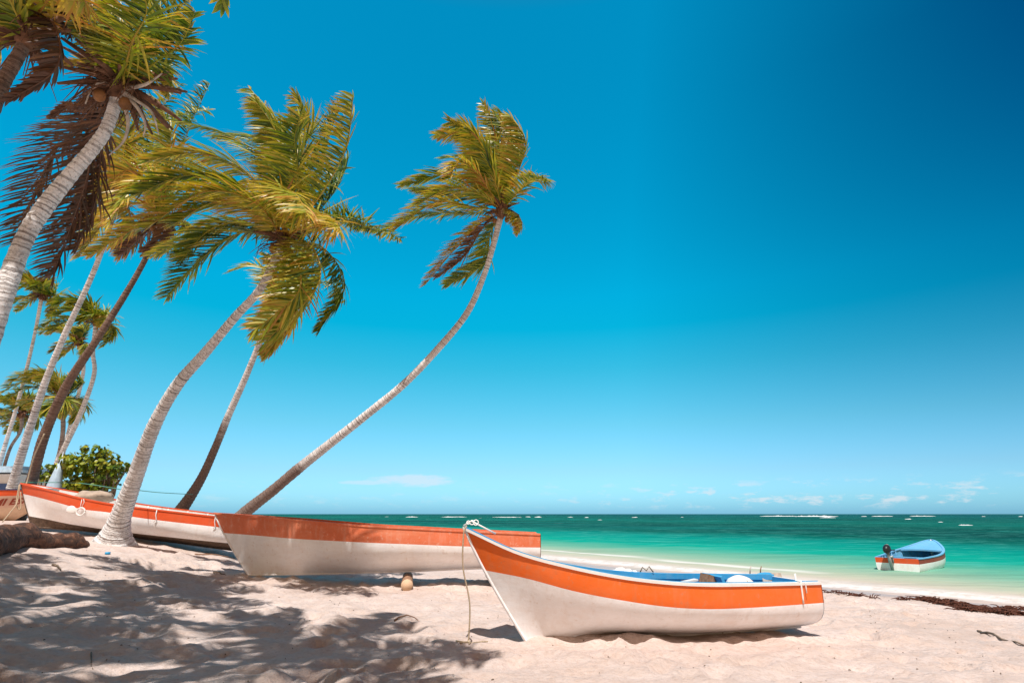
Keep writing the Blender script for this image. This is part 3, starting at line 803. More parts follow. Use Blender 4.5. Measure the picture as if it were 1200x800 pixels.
# slim palm leaning over the water
palm('slim palm leaning far right out over the sea, trunk rising behind the log-propped boat',
     [(258,622,19.8,21), (285,602,20,17), (320,574,20,15), (352,547,20,14), (390,517,20,12.5), (428,487,20,11.5), (472,451,20,10.5), (511,411,20,9.8), (547,367,20,9), (568,320,20,8), (580,280,20,8), (588,248,20,10)],
     [((585,190,0),(577,150,.2),(567,122,.3),{'ww':.35,'lf':.8}), ((608,200,-.4),(616,165,-.7),(598,136,-1.0),{'ww':.6,'lf':1.0}), ((600,190,.6),(604,155,1.0),(585,128,1.2),{'ww':.45}),
      ((568,195,.4),(548,160,.8),(512,158,1.2),{'ww':.4,'tone':.6}), ((572,200,-.6),(555,160,-1.0),(528,143,-1.3),{'ww':.4}), ((560,205,-1.2),(540,190,-2.2),(528,205,-3.0),{'tone':.72,'lf':.9}),
      ((560,215,.3),(520,205,.5),(472,217,.8),{'tone':.5}), ((550,242,-.3),(508,238,-.6),(462,270,-1.0),{'tone':.68}), ((548,250,.8),(495,252,1.2),(440,272,1.6),{'tone':.4,'ww':.4,'lf':.8}),
      ((563,262,-.3),(535,290,-.5),(498,334,-.6),{'tone':.88,'lf':.75}), ((574,275,.5),(568,308,.7),(524,333,.9),{'tone':.4,'ww':.5,'lf':.9}),
      ((608,225,-.5),(626,208,-1.0),(644,212,-1.5),{'tone':.58,'ww':.35,'lf':.75}), ((604,250,-.3),(612,262,-.5),(607,272,-.7),{'tone':.6,'lf':.5}), ((575,210,1.0),(555,185,1.8),(520,185,2.4),{'tone':.3}),
      ((592,195,0),(595,160,.1),(578,132,.2),{'tone':.35}), ((578,205,-.8),(565,170,-1.3),(548,150,-1.6),{'tone':.5}), ((600,205,.2),(614,175,.4),(606,150,.6),{'tone':.45}),
      ((558,225,-.8),(525,222,-1.4),(488,240,-1.9),{'tone':.6}), ((560,232,.2),(520,225,.3),(485,222,.4),{'tone':.4}), ((565,268,.2),(545,300,.3),(512,325,.4),{'tone':.8,'dead':1,'lf':.7})],
     mat='trunk_low_shade', Lf=1.0, wid=.024, n=56, seed=5, nuts=4, flare=.3, tw=1.14, tone=.50, ww=.5, rings=.14)
# big palm whose crown fills the upper left
palm('tall pale palm entering from the left edge, bent trunk and coconut-laden crown at upper left',
     [(-40,505,7.4,46), (-22,430,7.5,40), (2,352,7.7,36), (28,282,8.0,33), (52,243,8.2,31), (84,203,8.4,27), (108,175,8.5,25), (126,148,8.6,23), (140,105,8.7,22)],
     [((118,60,-.2),(98,20,-.3),(60,-30,-.4),{'lf':.8}), ((148,45,.6),(130,0,1.0),(85,-30,1.4),{'tone':.6,'lf':.9}), ((172,60,.2),(200,25,.3),(222,-5,.4),{'ww':.45}),
      ((180,75,-.3),(212,50,-.5),(228,15,-.7),{'lf':.6,'ww':.45}), ((165,55,1.1),(188,10,1.8),(178,-50,2.3),{}), ((155,50,-.8),(172,10,-1.2),(150,-45,-1.5),{'tone':.5}),
      ((110,78,.1),(86,73,.1),(58,76,.2),{'lf':.35,'tone':.7}), ((105,125,.5),(80,124,.7),(60,138,.8),{'lf':.35,'dead':1}),
      ((112,150,1.2),(100,215,1.5),(62,322,1.8),{'dead':1,'lf':1.55,'ww':.58}), ((95,150,1.6),(60,185,2.1),(18,285,2.5),{'dead':1,'lf':1.4,'ww':.5}),
      ((120,170,1.4),(112,235,1.9),(88,292,2.2),{'dead':1,'lf':1.1,'ww':.6}),
      ((180,85,.8),(200,80,1.1),(196,110,1.3),{'lf':.5,'tone':.6}), ((130,55,.5),(112,35,.9),(80,35,1.2),{'tone':.35,'lf':.8}), ((140,50,.0),(128,15,.1),(100,-10,.2),{'tone':.42,'lf':.9})],
     mat='trunk_pale', Lf=.72, wid=.017, n=60, seed=8, nuts=9, flare=0, tone=.40, boots=2.4, tw=.80, base_ground=False,
     dead=[((122,98),(108,103),(100,122)), ((160,118),(178,132),(186,158)), ((120,88),(96,84),(75,87)), ((168,100),(182,92),(190,86)), ((150,140),(145,165),(128,182)), ((160,125),(170,145),(168,160))])
# palm at the top left corner
palm('palm cut by the top left corner, a dark frond hanging in a curve',
     [(-55,240,6.4,26), (-22,160,6.8,23), (2,100,7.1,21), (18,72,7.2,19), (30,48,7.3,18)],
     [((56,22,-.2),(70,50,-.3),(62,85,-.4),(10,118,-.5),{'dead':1,'tone':.25,'lf':.5,'ww':.62}), ((60,5,.3),(92,-5,.4),(125,2,.5),{'dead':1,'tone':.7,'lf':.8}), ((48,18,.4),(76,0,.7),(110,-22,1.0),{'dead':1,'tone':.8}),
      ((8,45,.1),(-20,60,.1),(-45,85,.2),{'lf':.7,'tone':.7}), ((20,18,-.3),(0,-15,-.5),(-40,-30,-.6),{'tone':.45}), ((40,10,.5),(34,-20,.9),(10,-45,1.2),{}),
      ((12,30,.6),(-15,20,.9),(-50,35,1.2),{'tone':.6}), ((50,25,.6),(70,22,.9),(84,42,1.1),{'dead':1,'lf':.5}), ((55,2,-.3),(80,-12,-.5),(100,2,-.8),{'tone':.8,'lf':.7})],
     mat='trunk_dark', Lf=.70, wid=.017, n=54, seed=11, nuts=0, flare=0, base_ground=False, tone=.5)
# brown trunked palm behind the big one
palm('brown-trunked palm leaning right, base behind the bow of the third boat, dry golden crown',
     [(24,600,18.4,20), (38,560,18.4,18), (52,510,18.3,16.5), (78,452,18.2,15), (112,400,18,12.5), (145,348,18.3,10.5), (168,308,18.5,9.5), (190,262,18.7,11)],
     [((172,218,-.3),(148,200,-.5),(112,232,-.8),{'tone':.75}), ((170,238,-.8),(132,250,-1.5),(92,302,-2.0),{'tone':.78}), ((176,252,.2),(150,272,.3),(104,300,.4),{'tone':.7}),
      ((206,205,.5),(222,150,.8),(246,98,1.0),{'tone':.35,'lf':.9}), ((196,205,-.4),(200,160,-.8),(186,118,-1.0),{'tone':.55}), ((180,200,.8),(155,165,1.2),(128,172,1.6),{'tone':.7}),
      ((205,222,1.0),(245,215,1.5),(262,235,2.0),{'tone':.5}), ((208,255,.4),(228,270,.6),(222,298,.8),{'tone':.55}), ((182,265,.9),(165,278,1.2),(142,298,1.5),{'dead':1}),
      ((186,215,-1.0),(160,215,-2.0),(128,262,-2.8),{'tone':.72}), ((195,210,1.5),(178,172,2.4),(150,150,3.0),{'tone':.6}), ((200,262,-.3),(195,285,-.5),(170,296,-.8),{'dead':1,'lf':.7}),
      ((178,225,1.2),(150,225,2.0),(118,250,2.6),{'tone':.65})],
     mat='trunk_dark', Lf=.95, wid=.024, n=52, seed=14, nuts=3, tw=.88, tone=.6, flare=.2, ww=.5)
palm('slender grey palm with straight leaning trunk, crown merging behind the golden one',
     [(6,600,20.5,16), (17,560,20.5,13.5), (34,505,20.4,11.5), (54,445,20.3,10), (76,392,20.2,9), (98,345,20.1,8), (114,308,20,7.5), (128,268,20,7), (142,225,20,9)],
     [((135,190,0),(125,185,.2),(112,215,.4),{'tone':.7}), ((158,165,.3),(190,125,.4),(212,98,.6),{'tone':.5}), ((165,185,.8),(205,140,1.2),(245,128,1.6),{'tone':.45}), ((145,180,-.5),(150,150,-.9),(138,128,-1.2),{'tone':.6}),
      ((125,212,-.4),(112,230,-.6),(100,262,-.8),{'tone':.75}), ((128,230,.5),(115,262,.8),(98,290,1.0),{'tone':.6}), ((155,200,-1),(180,190,-1.8),(195,205,-2.4),{'tone':.65}), ((150,245,.3),(158,275,.4),(140,300,.6),{'tone':.8})],
     mat='trunk_pale', Lf=.95, wid=.025, n=44, seed=17, nuts=2, tone=.5, flare=.2)
palm('palm with dark lower trunk behind the third boat stern, crown hidden behind the big one',
     [(196,615,21.5,24), (213,596,21.5,19), (235,562,21.5,14), (252,525,21.5,12), (268,486,21.4,11), (286,446,21.3,10), (300,412,21.2,9), (316,372,21,10)],
     [((332,345,0),(346,372,.1),(318,415,.2),{'tone':.75,'lf':.7}), ((345,350,.6),(385,330,.9),(405,352,1.2),{'tone':.35}), ((318,330,.8),(300,310,1.2),(270,318,1.5),{'tone':.5}),
      ((340,335,1.2),(362,300,1.8),(350,275,2.2),{'tone':.4}), ((320,385,.2),(322,402,.3),(310,420,.4),{'tone':.8,'lf':.55}), ((325,340,-.6),(330,310,-.9),(312,300,-1.2),{'tone':.5})],
     mat='trunk_low_shade', Lf=.9, wid=.024, n=44, seed=19, nuts=0, flare=.3, tone=.5)
# smaller palms farther along the shore
FARG = 'small palms far along the shore'
palm('small far palm with thin curved trunk, topmost crown at the left edge', [(-12,585,31,8), (2,535,31,6.5), (18,482,31,5.5), (33,425,31,5), (42,385,31,4.5), (49,348,31,6)], [], group=FARG, auto=16, autor=1.5, Lf=.75, wid=.03, n=26, seed=21, nuts=0, mat='trunk_pale', tone=.46, flare=0)
palm('small far palm whose round crown shows just left of the brown leaning trunk', [(50,590,26,10), (66,545,26,8.5), (92,490,26,7.5), (110,440,26,6.5), (109,412,26,6), (113,378,26,7)], [], group=FARG, auto=17, autor=1.5, Lf=.75, wid=.028, n=28, seed=23, nuts=0, mat='trunk_pale', tone=.42, flare=0)
palm('small far palm with full crown low between the crossing trunks', [(44,595,29,10), (60,560,29,8), (70,530,29,7), (74,500,29,6.5), (72,468,29,7)], [], group=FARG, auto=19, autor=1.9, Lf=.85, wid=.03, n=28, seed=26, nuts=0, mat='trunk', tone=.42, flare=0)
palm('small far palm with the lowest crown near the left edge, thin bent trunk', [(-2,590,33,6), (3,555,33,5), (12,525,33,4.5), (24,505,33,4.5), (26,486,33,6)], [], group=FARG, auto=16, autor=1.7, Lf=.8, wid=.034, n=28, seed=29, nuts=0, mat='trunk', tone=.46, flare=0)
palm('small far palm with slim upright trunk half hidden behind the bush and blue tarp', [(66,592,34,7), (72,540,34,6), (90,470,34,5.5), (98,430,34,5.5), (92,402,34,6)], [], group=FARG, auto=10, autor=1.5, Lf=.8, wid=.034, n=26, seed=33, nuts=0, mat='trunk_pale', tone=.46, flare=0)

# palm standing beside the camera: only the tip of one frond reaches into view; it shades the sand
def over_palm(label, base, top, tips, seed, extra=14, rad=3.0):
    b, t = Vector(base), Vector(top)
    mid = b.lerp(t, .5)+Vector((-.5, -.2, -.3))
    tr = [(b.x, b.y, sand_z(b.x, b.y)-.1, .22), (b.lerp(mid,.5).x, b.lerp(mid,.5).y, b.z+(t.z-b.z)*.3, .17), (mid.x, mid.y, mid.z, .15), (t.x, t.y, t.z, .14)]
    root = palm(label, tr, [], dxy=1, seed=seed, nuts=4, mat='trunk_pale')
    C = t; rnd = random.Random(seed)
    for pl, kw in tips:
        mb = MB(); frond(mb, [tuple(C)]+[tuple(p) for p in pl], **dict(dict(Lf=.85, wid=.03, n=70, ww=.4, tone=.5, rnd=rnd), **kw)); mb.build('frond', M['leaf'], root, Vector((b.x, b.y, max(tr[0][2], sand_z(b.x, b.y)))))
    return root
def fan(C, dirs, r, sag=.25):
    out = []
    for a, e in dirs:
        d = Vector((math.sin(R(a))*math.cos(R(e)), math.cos(R(a))*math.cos(R(e)), math.sin(R(e)))); C = Vector(C)
        out.append(([C+d*r*.35+Vector((0,0,.05*r)), C+d*r*.7+Vector((-.06*r,0,-.01*r)), C+d*r+Vector((-.22*r,0,-sag*r))], {}))
    return out
C1 = (-2.9, 2.3, 8.9)
tipv = at(262, 8, 7.8)
over_palm('palm beside the camera, one frond tip dipping in at the top edge', (-5.2, -.6, 0), C1,
    [([Vector(C1).lerp(tipv, .35)+Vector((0,0,.7)), Vector(C1).lerp(tipv, .72)+Vector((0,0,.5)), tipv], {'lf_': 0} if 0 else {'Lf': .55})]+
    fan(C1, [(-80,10),(-110,30),(-150,15),(170,30),(130,10),(95,20),(-60,55),(60,50),(-130,-10),(110,-15),(-90,-20),(150,60),(-30,50),(30,35),(80,0)], 3.3), 41)
C2 = (-6.6, 2.4, 8.7)
over_palm('palm beyond the left edge, standing left of the camera and shading the sand', (-9.5, 1.0, 0), C2,
    fan(C2, [(-80,10),(-110,30),(-150,15),(170,30),(130,10),(95,15),(-60,35),(60,30),(-130,-10),(110,-5),(-20,25),(20,20),(150,60),(-45,0),(45,5),(75,25)], 3.2), 43)
C3 = (-10.2, 4.9, 9.4)
over_palm('tall palm beyond the left edge, farther along than the camera', (-13.5, 4.5, 0), C3,
    fan(C3, [(-80,10),(-110,30),(-150,15),(170,30),(130,10),(95,15),(-60,35),(60,30),(-130,-10),(110,-5),(-20,25),(20,20),(150,60),(-45,0),(45,5),(75,25)], 3.2), 44)

# ------------------------------------------------------------------ sea grape bush
def leafy(name, label, cat, c, rx, ry, rz, nclump, nleaf, ls, seed, stem, group=None, gaps=.35):
    rnd = random.Random(seed); c = Vector(c); gzb = sand_z(c.x, c.y)
    base = Vector((stem[0], stem[1], sand_z(stem[0], stem[1])))
    root = empty(name, base); tag(root, label, cat, group)
    cl = []
    while len(cl) < nclump:
        d = Vector((rnd.uniform(-1,1), rnd.uniform(-1,1), rnd.uniform(-1,1)))
        if d.length > 1 or d.length < .3: continue
        q = c+Vector((d.x*rx, d.y*ry, d.z*rz)); cl.append((q, rnd.uniform(.5, 1.1)*.33*min(rx, rz), rnd.uniform(.2,.6)))
    m = MB()
    for q, r, tn in cl:
        for k in range(nleaf):
            d = Vector((rnd.gauss(0,1), rnd.gauss(0,1), rnd.gauss(0,.8))).normalized()
            p = q+d*r*rnd.uniform(.55, 1.1)
            nrm = (d+Vector((rnd.uniform(-.6,.6), rnd.uniform(-.6,.6), rnd.uniform(0,.9)))).normalized()
            a = nrm.cross(Vector((rnd.uniform(-1,1), rnd.uniform(-1,1), .3))).normalized(); b = nrm.cross(a)
            s = ls*rnd.uniform(.6, 1.15); t = max(0, min(1, tn+rnd.gauss(0, .17)))
            ix = [m.vert(p+a*s*math.cos(w)*.95+b*s*math.sin(w)*.8+nrm*s*(.18*abs(math.cos(w))), t) for w in [i*math.pi/3 for i in range(6)]]
            m.face(ix)
    m.build('foliage', M['bushleaf'], root, base, smooth=False)
    t = MB()
    for q, r, tn in cl[::max(1, len(cl)//14)]:
        mid = base.lerp(q, .5)+Vector((rnd.uniform(-.2,.2), 0, -.15)); t.tube([base+Vector((0,0,-.05)), mid, q], [.07, .045, .015], 6)
    t.build('branches', M['bark'], root, base)
    return root
bc = at(108, 551, 23); bs = at(112, 590, 23)
leafy('sea_grape_bush', 'round leafy green bush between the blue tarp and the big palm trunk', 'bush', bc, 1.12, 1.0, .92, 70, 34, .095, 51, (bs.x, bs.y))
tc_ = at(140, 548, 23)
r_ = leafy('sea_grape_branch', 'loose leafy shoot of the bush reaching right towards the palm trunk', 'shrub', at(137, 547, 22.9), .45, .3, .3, 10, 14, .09, 52, (bs.x+.3, bs.y))
yb = at(56, 552, 23.5)
leafy('yellow_shrub', 'small yellowish shrub left of the folded blue tarp', 'shrub', yb, .34, .3, .42, 12, 16, .085, 53, (yb.x, yb.y))

# ------------------------------------------------------------------ things on and by the boats
# roller log under the second boat
def thing_log(name, label, cat, a, b, r0, r1, mat, endmat=None, wob=.08, seed=1):
    a, b = Vector(a), Vector(b); m = MB(); n = 12; pts = []; rad = []
    for i in range(n+1):
        u = i/n; pts.append(a.lerp(b, u)); rad.append((r0+(r1-r0)*u)*(1+wob*noise.noise(Vector((u*4, seed, 0)))))
    m.tube(pts, rad, 16, cap=False); k = len(m.f)
    nn = 16; m.face(list(range(nn))[::-1], 1); m.face(list(range(len(m.v)-nn, len(m.v))), 1)
    org = a.lerp(b, .5)-Vector((0,0,max(r0, r1)))
    return tag(m.build(name, [M[mat], M[endmat or mat]], None, org), label, cat, 'logs under the middle boat')
rp = Vector((-2.22, 13.05, 0)); rz = sand_z(rp.x, rp.y)
thing_log('roller_log', 'short round log with pale sawn end, under the middle boat', 'log', (-2.22, 13.0, rz+.10), (-2.5, 14.7, sand_z(-2.5, 14.7)+.15), .125, .12, 'wood', 'cut')
thing_log('roller_log', 'round log under the hidden stern of the middle boat', 'log', (-.15, 13.3, sand_z(-.15, 13.3)+.16), (-.5, 15.1, sand_z(-.5, 15.1)+.17), .18, .17, 'wood', 'cut', seed=4)

# big driftwood trunk at the left edge
m = MB(); pl = []; rad = []
for px, py, wpx in [(-60,652,38),(-25,640,44),(8,630,44),(34,628,40),(54,631,30),(72,633,24),(90,634,21),(101,635,14)]:
    q = ground(px, py+wpx*.30); pl.append((q.x, q.y, sand_z(q.x, q.y), wpx*.74/F*12.6/2))
cu = catmull(pl, 6); pts = [Vector(c[:3])+Vector((0,0,c[3]*.55)) for c in cu]
m.tube(pts, [c[3]*(1+.22*noise.noise(Vector((i*.35, 0, 0)))) for i, c in enumerate(cu)], 22)
for i, v in enumerate(m.v):
    d = noise.noise(v*2.2)*.09+noise.noise(v*6)*.035; v.z += d; v.y += d*.6
org = Vector(cu[len(cu)//2][:3])
tag(m.build('driftwood_log', M['drift'], None, org), 'thick dark driftwood trunk lying on the sand at the left edge', 'log')

# rope hanging from the nearest bow
bt = b1.W(b1.P(0, 1, 1))
ra = at(543.5, 622, 7.40); rg = ground(549, 752)
pts = catmull([tuple(bt+Vector((.02,-.02,.03))), tuple(ra+Vector((0,0,-.03))), tuple(ra.lerp(rg,.33)+Vector((-.03,0,0))), tuple(ra.lerp(rg,.66)+Vector((.035,0,0))), (rg.x, rg.y, sand_z(rg.x, rg.y)+.01)], 8)
m = MB(); m.tube(pts, .0105, 6)
gx, gy = rg.x, rg.y
def onsand(x, y, h=.012): return (x, y, sand_z(x, y)+h)
for pp in ([(0,0),(.05,-.06),(.16,-.05),(.24,-.12)], [(0,0),(-.07,-.03),(-.15,.02),(-.12,-.08),(-.02,-.10)], [(0,0),(-.01,-.1),(-.09,-.18)], [(0,.0),(.03,-.12),(.02,-.2)]):
    m.tube(catmull([onsand(gx+a, gy+b) for a, b in pp], 5), .0095, 6)
m.ball((gx, gy, sand_z(gx, gy)+.03), .032, 8, 6)
tag(m.build('bow_rope', M['rope'], None, (gx, gy, sand_z(gx, gy))), 'thin rope hanging from the nearest bow to a frayed knot on the sand', 'rope')
# knot on the bow
m = MB(); kc = bt+Vector((.10, .02, .05))
for k in range(3):
    r = .020+.006*k; m.tube([kc+Vector((k*.05-.06+math.cos(a)*r, math.sin(a)*.03, .02+math.sin(a)*r)) for a in [i*math.pi/8 for i in range(17)]], .007, 6)
m.tube([kc+Vector((-.12,0,-.02)), kc+Vector((-.02,-.02,.04)), kc+Vector((.14,.02,-.04)), kc+Vector((.3,.06,-.12))], .012, 6)
tag(m.build('rope_knot', M['foam_white'], None, kc-Vector((0,0,.05))), 'white rope knotted round the bow tip of the nearest boat', 'rope')

def at_px(px, u, h=.86):       # station along the near boat that stands at a picture column
    best = (9e9, 0)
    for i in range(401):
        p = b1.P(i/400, h, 1); q_ = b1.W(Vector((p.x, u*abs(p.y), p.z))); best = min(best, (abs(600+F*q_.x/(q_.y*cp+(q_.z-CAMZ)*sp)-px), i/400))
    return best[1]
def inside(t, u, h=.86):      # a place in the near boat
    p = b1.P(t, h, 1); return b1.W(Vector((p.x, u*abs(p.y), p.z)))
q = inside(at_px(868, -.38, .8), -.38, .80); m = MB(); m.ball(q+Vector((0,0,.06)), .165, 18, 12, scale=(1.25,1,.95), wob=.08); m.ball(q+Vector((.20,.0,.03)), .05, 8, 6)
o = tag(m.build('net_float', M['foam_white'], None, q-Vector((0,0,.16))), 'big rounded white float lying in the nearest boat', 'float')
m = MB(); q2 = q+Vector((.0,-.0,.0))
m.tube([q+Vector((.05+.02*math.sin(a), math.cos(a)*.20, math.sin(a)*.19)) for a in [i*math.pi/10 for i in range(-2, 13)]], .009, 5)
tag(m.build('float_cord', M['rope'], None, q), 'thin brown cord tied over the white float', 'rope')
q = inside(at_px(922, .86, 1.02), .86, 1.02); m = MB(); rz_ = Matrix.Rotation(b1.hd, 3, 'Z') @ Matrix.Rotation(R(-15), 3, 'X'); m.box(q+Vector((-.02,.0,-.08)), (.36, .025, .22), rz_)
tag(m.build('grey_board', M['deadstem'], None, q-Vector((0,0,.19)), smooth=False), 'short weathered grey board against the far side of the nearest boat', 'board')
q = inside(at_px(824, .1, .92), .1, .92); m = MB()
rz_ = Matrix.Rotation(b1.hd, 3, 'Z') @ Matrix.Rotation(R(18), 3, 'Y')
m.box(q+Vector((-.35,0,.0)), (.62, .10, .025), Matrix.Rotation(b1.hd+.08, 3, 'Z') @ Matrix.Rotation(R(-7), 3, 'Y'))
tag(m.build('pale_board', M['rim_white'], None, q+Vector((-.3,0,-.02)), smooth=False), 'pale wedge of board beside the weathered block amidships in the nearest boat', 'board')
m = MB(); m.box(q+Vector((.09,0,.03)), (.17, .22, .16), rz_)
tag(m.build('wooden_block', M['wood'], None, q+Vector((.09,0,-.06)), smooth=False), 'weathered reddish wood block amidships in the nearest boat', 'block')
m = MB(); q = inside(at_px(835, .05, .9), .05, .9); m.box(q+Vector((.03,0,.03)), (.04, .5, .22), Matrix.Rotation(b1.hd, 3, 'Z') @ Matrix.Rotation(R(-24), 3, 'Y'))
tag(m.build('blue_board', M['blue'], None, q-Vector((0,0,.08)), smooth=False), 'slanted blue board behind the wooden block in the nearest boat', 'board')
q = inside(at_px(896, .9, 1.02), .9, 1.02); m = MB(); m.ball(q+Vector((0,0,-.02)), .10, 12, 8, scale=(2.0,.3,.62), rot=Matrix.Rotation(b1.hd, 3, 'Z'))
tag(m.build('blue_pad', M['blue'], None, q-Vector((0,0,.1))), 'rounded blue pad on the far gunwale of the nearest boat', 'pad')
q = inside(at_px(742, .95, 1.03), .95, 1.03); m = MB()
for k, (a, b, c, r) in enumerate([(-.28,0,.0,.055),(-.18,.02,.02,.07),(-.08,0,.01,.06),(.02,.01,.0,.04)]): m.ball(q+Vector((a,b,c)), r, 10, 7, scale=(1.2,.8,.7), wob=.3)
tag(m.build('white_cloth', M['foam_white'], None, q-Vector((0,0,.04))), 'crumpled white cloth on the far gunwale of the nearest boat', 'cloth')
m = MB(); m.tube([q+Vector((.1,0,.0)), q+Vector((.14,0,.07)), q+Vector((.20,.01,.02)), q+Vector((.24,0,.08)), q+Vector((.30,0,.0))], .010, 5)
tag(m.build('dark_cord', M['bark'], None, q), 'looped dark cord beside the white cloth on the far gunwale', 'rope')
# white strap over the stern quarter
m = MB(); t_ = .925
pts = [b1.W(b1.P(t_, h, -1)+Vector((0,-.014,0))) for h in (.62,.72,.82,.92,1.0)]; e = b1.P(t_, 1, -1)
pts += [b1.W(e+Vector((0,-.02,.03))), b1.W(e+Vector((0,.08,.03))), b1.W(e+Vector((.02,.10,.12)))]
m.tube(pts, .013, 6); m.tube([p+Vector((.06,-.004,0)) for p in pts[2:6]], .008, 5)
tag(m.build('stern_cord', M['foam_white'], None, pts[0]), 'white cord tied over the stern side of the nearest boat', 'rope')
for k, (t_, cu_) in enumerate([(.93, 'a short pale peg upright at the stern of the nearest boat'), (.965, 'thin rusty hook beside the pale peg at the stern of the nearest boat')]):
    m = MB(); p = b1.P(t_, 1, 1); p = b1.W(p+Vector((0,-.02,.02))); m.tube([p, p+Vector((.01,0,.07)), p+Vector((.03,0,.12))], [.012,.01,.006], 6)
    tag(m.build('mooring_peg', M['deadstem'] if k == 0 else M['wood'], None, p), cu_, 'peg')

# white ring float on the third boat
def b3pt(t, h, out=.03): return b3.W(b3.P(t, h, -1)+Vector((0,-out,0)))
def near_t(boat, px, side, h=.8):
    best = min((abs((lambda p: 600+F*p.x/(p.y*cp+(p.z-CAMZ)*sp))(boat.W(boat.P(i/400, h, side)))-px), i/400) for i in range(401)); return best[1]
t0 = near_t(b3, 97, -1); c = b3pt(t0, .62, .06); m = MB()
m.tube([c+Vector((math.cos(a)*.115, 0, math.sin(a)*.10)) for a in [i*math.pi/9 for i in range(19)]], .020, 8)
m.tube([c+Vector((0,0,.12)), c+Vector((.03,.02,.25)), b3pt(t0+.004, 1.0, .02)], .009, 5); m.tube([c+Vector((-.03,0,.1)), c+Vector((-.05,.02,.2)), b3pt(t0-.004, .98, .02)], .009, 5)
tag(m.build('ring_float', M['foam_white'], None, c), 'white ring float hanging on the side of the third boat', 'float')
t1 = near_t(b3, 85, -1); c = b3pt(t1, .62, .02); m = MB(); m.ball(c, .14, 12, 8, scale=(1.2,.18,.75), wob=.2)
tag(m.build('white_cloth', M['foam_white'], None, c), 'white rag against the hull left of the ring float', 'cloth')
for px, lb in ((183, 'white hook hanging midway on the rim of the third boat'), (252, 'white cord hook near the stern of the third boat')):
    t1 = near_t(b3, px, -1); m = MB(); m.tube([b3pt(t1, 1.0, .02), b3pt(t1, .85, .03), b3pt(t1+.006, .7, .03), b3pt(t1-.003, .66, .03)], .013, 5)
    tag(m.build('side_hook', M['foam_white'], None, b3pt(t1, .66, 0)), lb, 'hook')
# beige canvas heap in the third boat
p = b3.W(b3.P(near_t(b3, 122, 1), 1, 1)+Vector((0,-.45,-.0))); m = MB(); m.ball(p, .42, 22, 12, scale=(1.35,.75,.42), wob=.35)
tag(m.build('canvas_heap', M['canvas'], None, p-Vector((0,0,.17))), 'heap of folded beige canvas in the third boat beside the palm', 'canvas')

# folded blue white tarp standing behind the boats
m = MB(); pa = at(74, 531, 22.4); zb = sand_z(pa.x, pa.y)
tip = m.vert(pa); ring = []
n = 14
for j, (zz, r) in enumerate(((.72,.12),(.4,.24),(0,.42))):
    row = []
    for k in range(n):
        a = 2*math.pi*k/n; rr_ = r*(1+.30*(k % 2)*.8+.1*math.sin(k*2.3+j)); row.append(m.vert((pa.x-.12*(1-zz)+math.cos(a)*rr_, pa.y+math.sin(a)*rr_, zb+(pa.z-zb)*zz*.98)))
    ring.append(row)
for k in range(n):
    m.face((tip, ring[0][k], ring[0][(k+1) % n]))
    for a, b in zip(ring, ring[1:]): m.face((a[k], b[k], b[(k+1) % n], a[(k+1) % n]))
rt_ = empty('folded_parasol', (pa.x, pa.y, zb)); tag(rt_, 'folded pale blue parasol behind the boats, left of the bush', 'parasol')
m.build('cover', M['tarp'], rt_, (pa.x, pa.y, zb))
m = MB(); m.tube([(pa.x, pa.y, zb-.1), (pa.x, pa.y, pa.z+.06)], .025, 8); m.build('pole', M['grey'], rt_, (pa.x, pa.y, zb))

# small white beach hut at the left edge
hp = at(8, 590, 30); hz = sand_z(hp.x, hp.y); hr = empty('white_hut', (hp.x, hp.y, hz)); tag(hr, 'low white hut with pale flat roof beyond the boats at the left edge', 'hut')
zr = at(8, 556, 30).z; m = MB(); m.box((0, 0, (zr-hz)/2), (2.4, 2.0, zr-hz)); m.build('wall', M['rim_white'], hr, smooth=False)
m = MB(); m.box((-.1, 0, zr-hz+.14), (3.2, 2.6, .14)); m.box((-.1, 0, zr-hz+.30), (2.9, 2.3, .18)); m.build('roof', M['tarp'], hr, smooth=False)
m = MB(); m.box((.4, -1.02, (zr-hz)*.48), (.6, .05, (zr-hz)*.6)); m.build('window', M['navy'], hr, smooth=False)
m = MB(); m.box((-.5, -1.02, (zr-hz)*.42), (.5, .05, (zr-hz)*.84)); m.build('door', M['tarp'], hr, smooth=False)

# ropes and lines
def line(name, label, pts, r, mat):
    m = MB(); P = catmull([tuple(p) for p in pts], 8); m.tube(P, r, 5)
    return tag(m.build(name, M[mat], None, P[0]), label, 'rope')
line('green_line', 'thin green line strung from the left trunks past the bush to the big palm', [at(24,565,17.8), at(60,565,18.4), at(95,566,18.6), at(135,572,16), at(147,575,14.9)], .012, 'line_green')
line('green_line', 'thin green line running from the big palm to the dark-based trunk', [at(160,574,14.6), at(190,577,17), at(226,579,21.2)], .010, 'line_green')
line('pale_rope', 'pale rope hanging down along the brown leaning trunk', [at(52,508,18.0), at(40,535,18.0), at(33,560,17.9), at(29,572,17.7)], .022, 'rope')
line('bow_line', 'pale rope running from the third boat bow down to the driftwood', [b3.W(b3.P(0, .97, 1))+Vector((-.02,-.03,0)), at(20,588,16.2), at(12,600,15.6), at(3,611,15)], .016, 'rope')
line('bow_loop', 'short loop of pale rope around the third boat stem', [b3.W(b3.P(0, .80, 1))+Vector((-.03,-.03,0)), at(24,596,16.2), at(19,590,16.2), b3.W(b3.P(0, .97, 1))+Vector((-.03,-.04,0))], .015, 'rope')

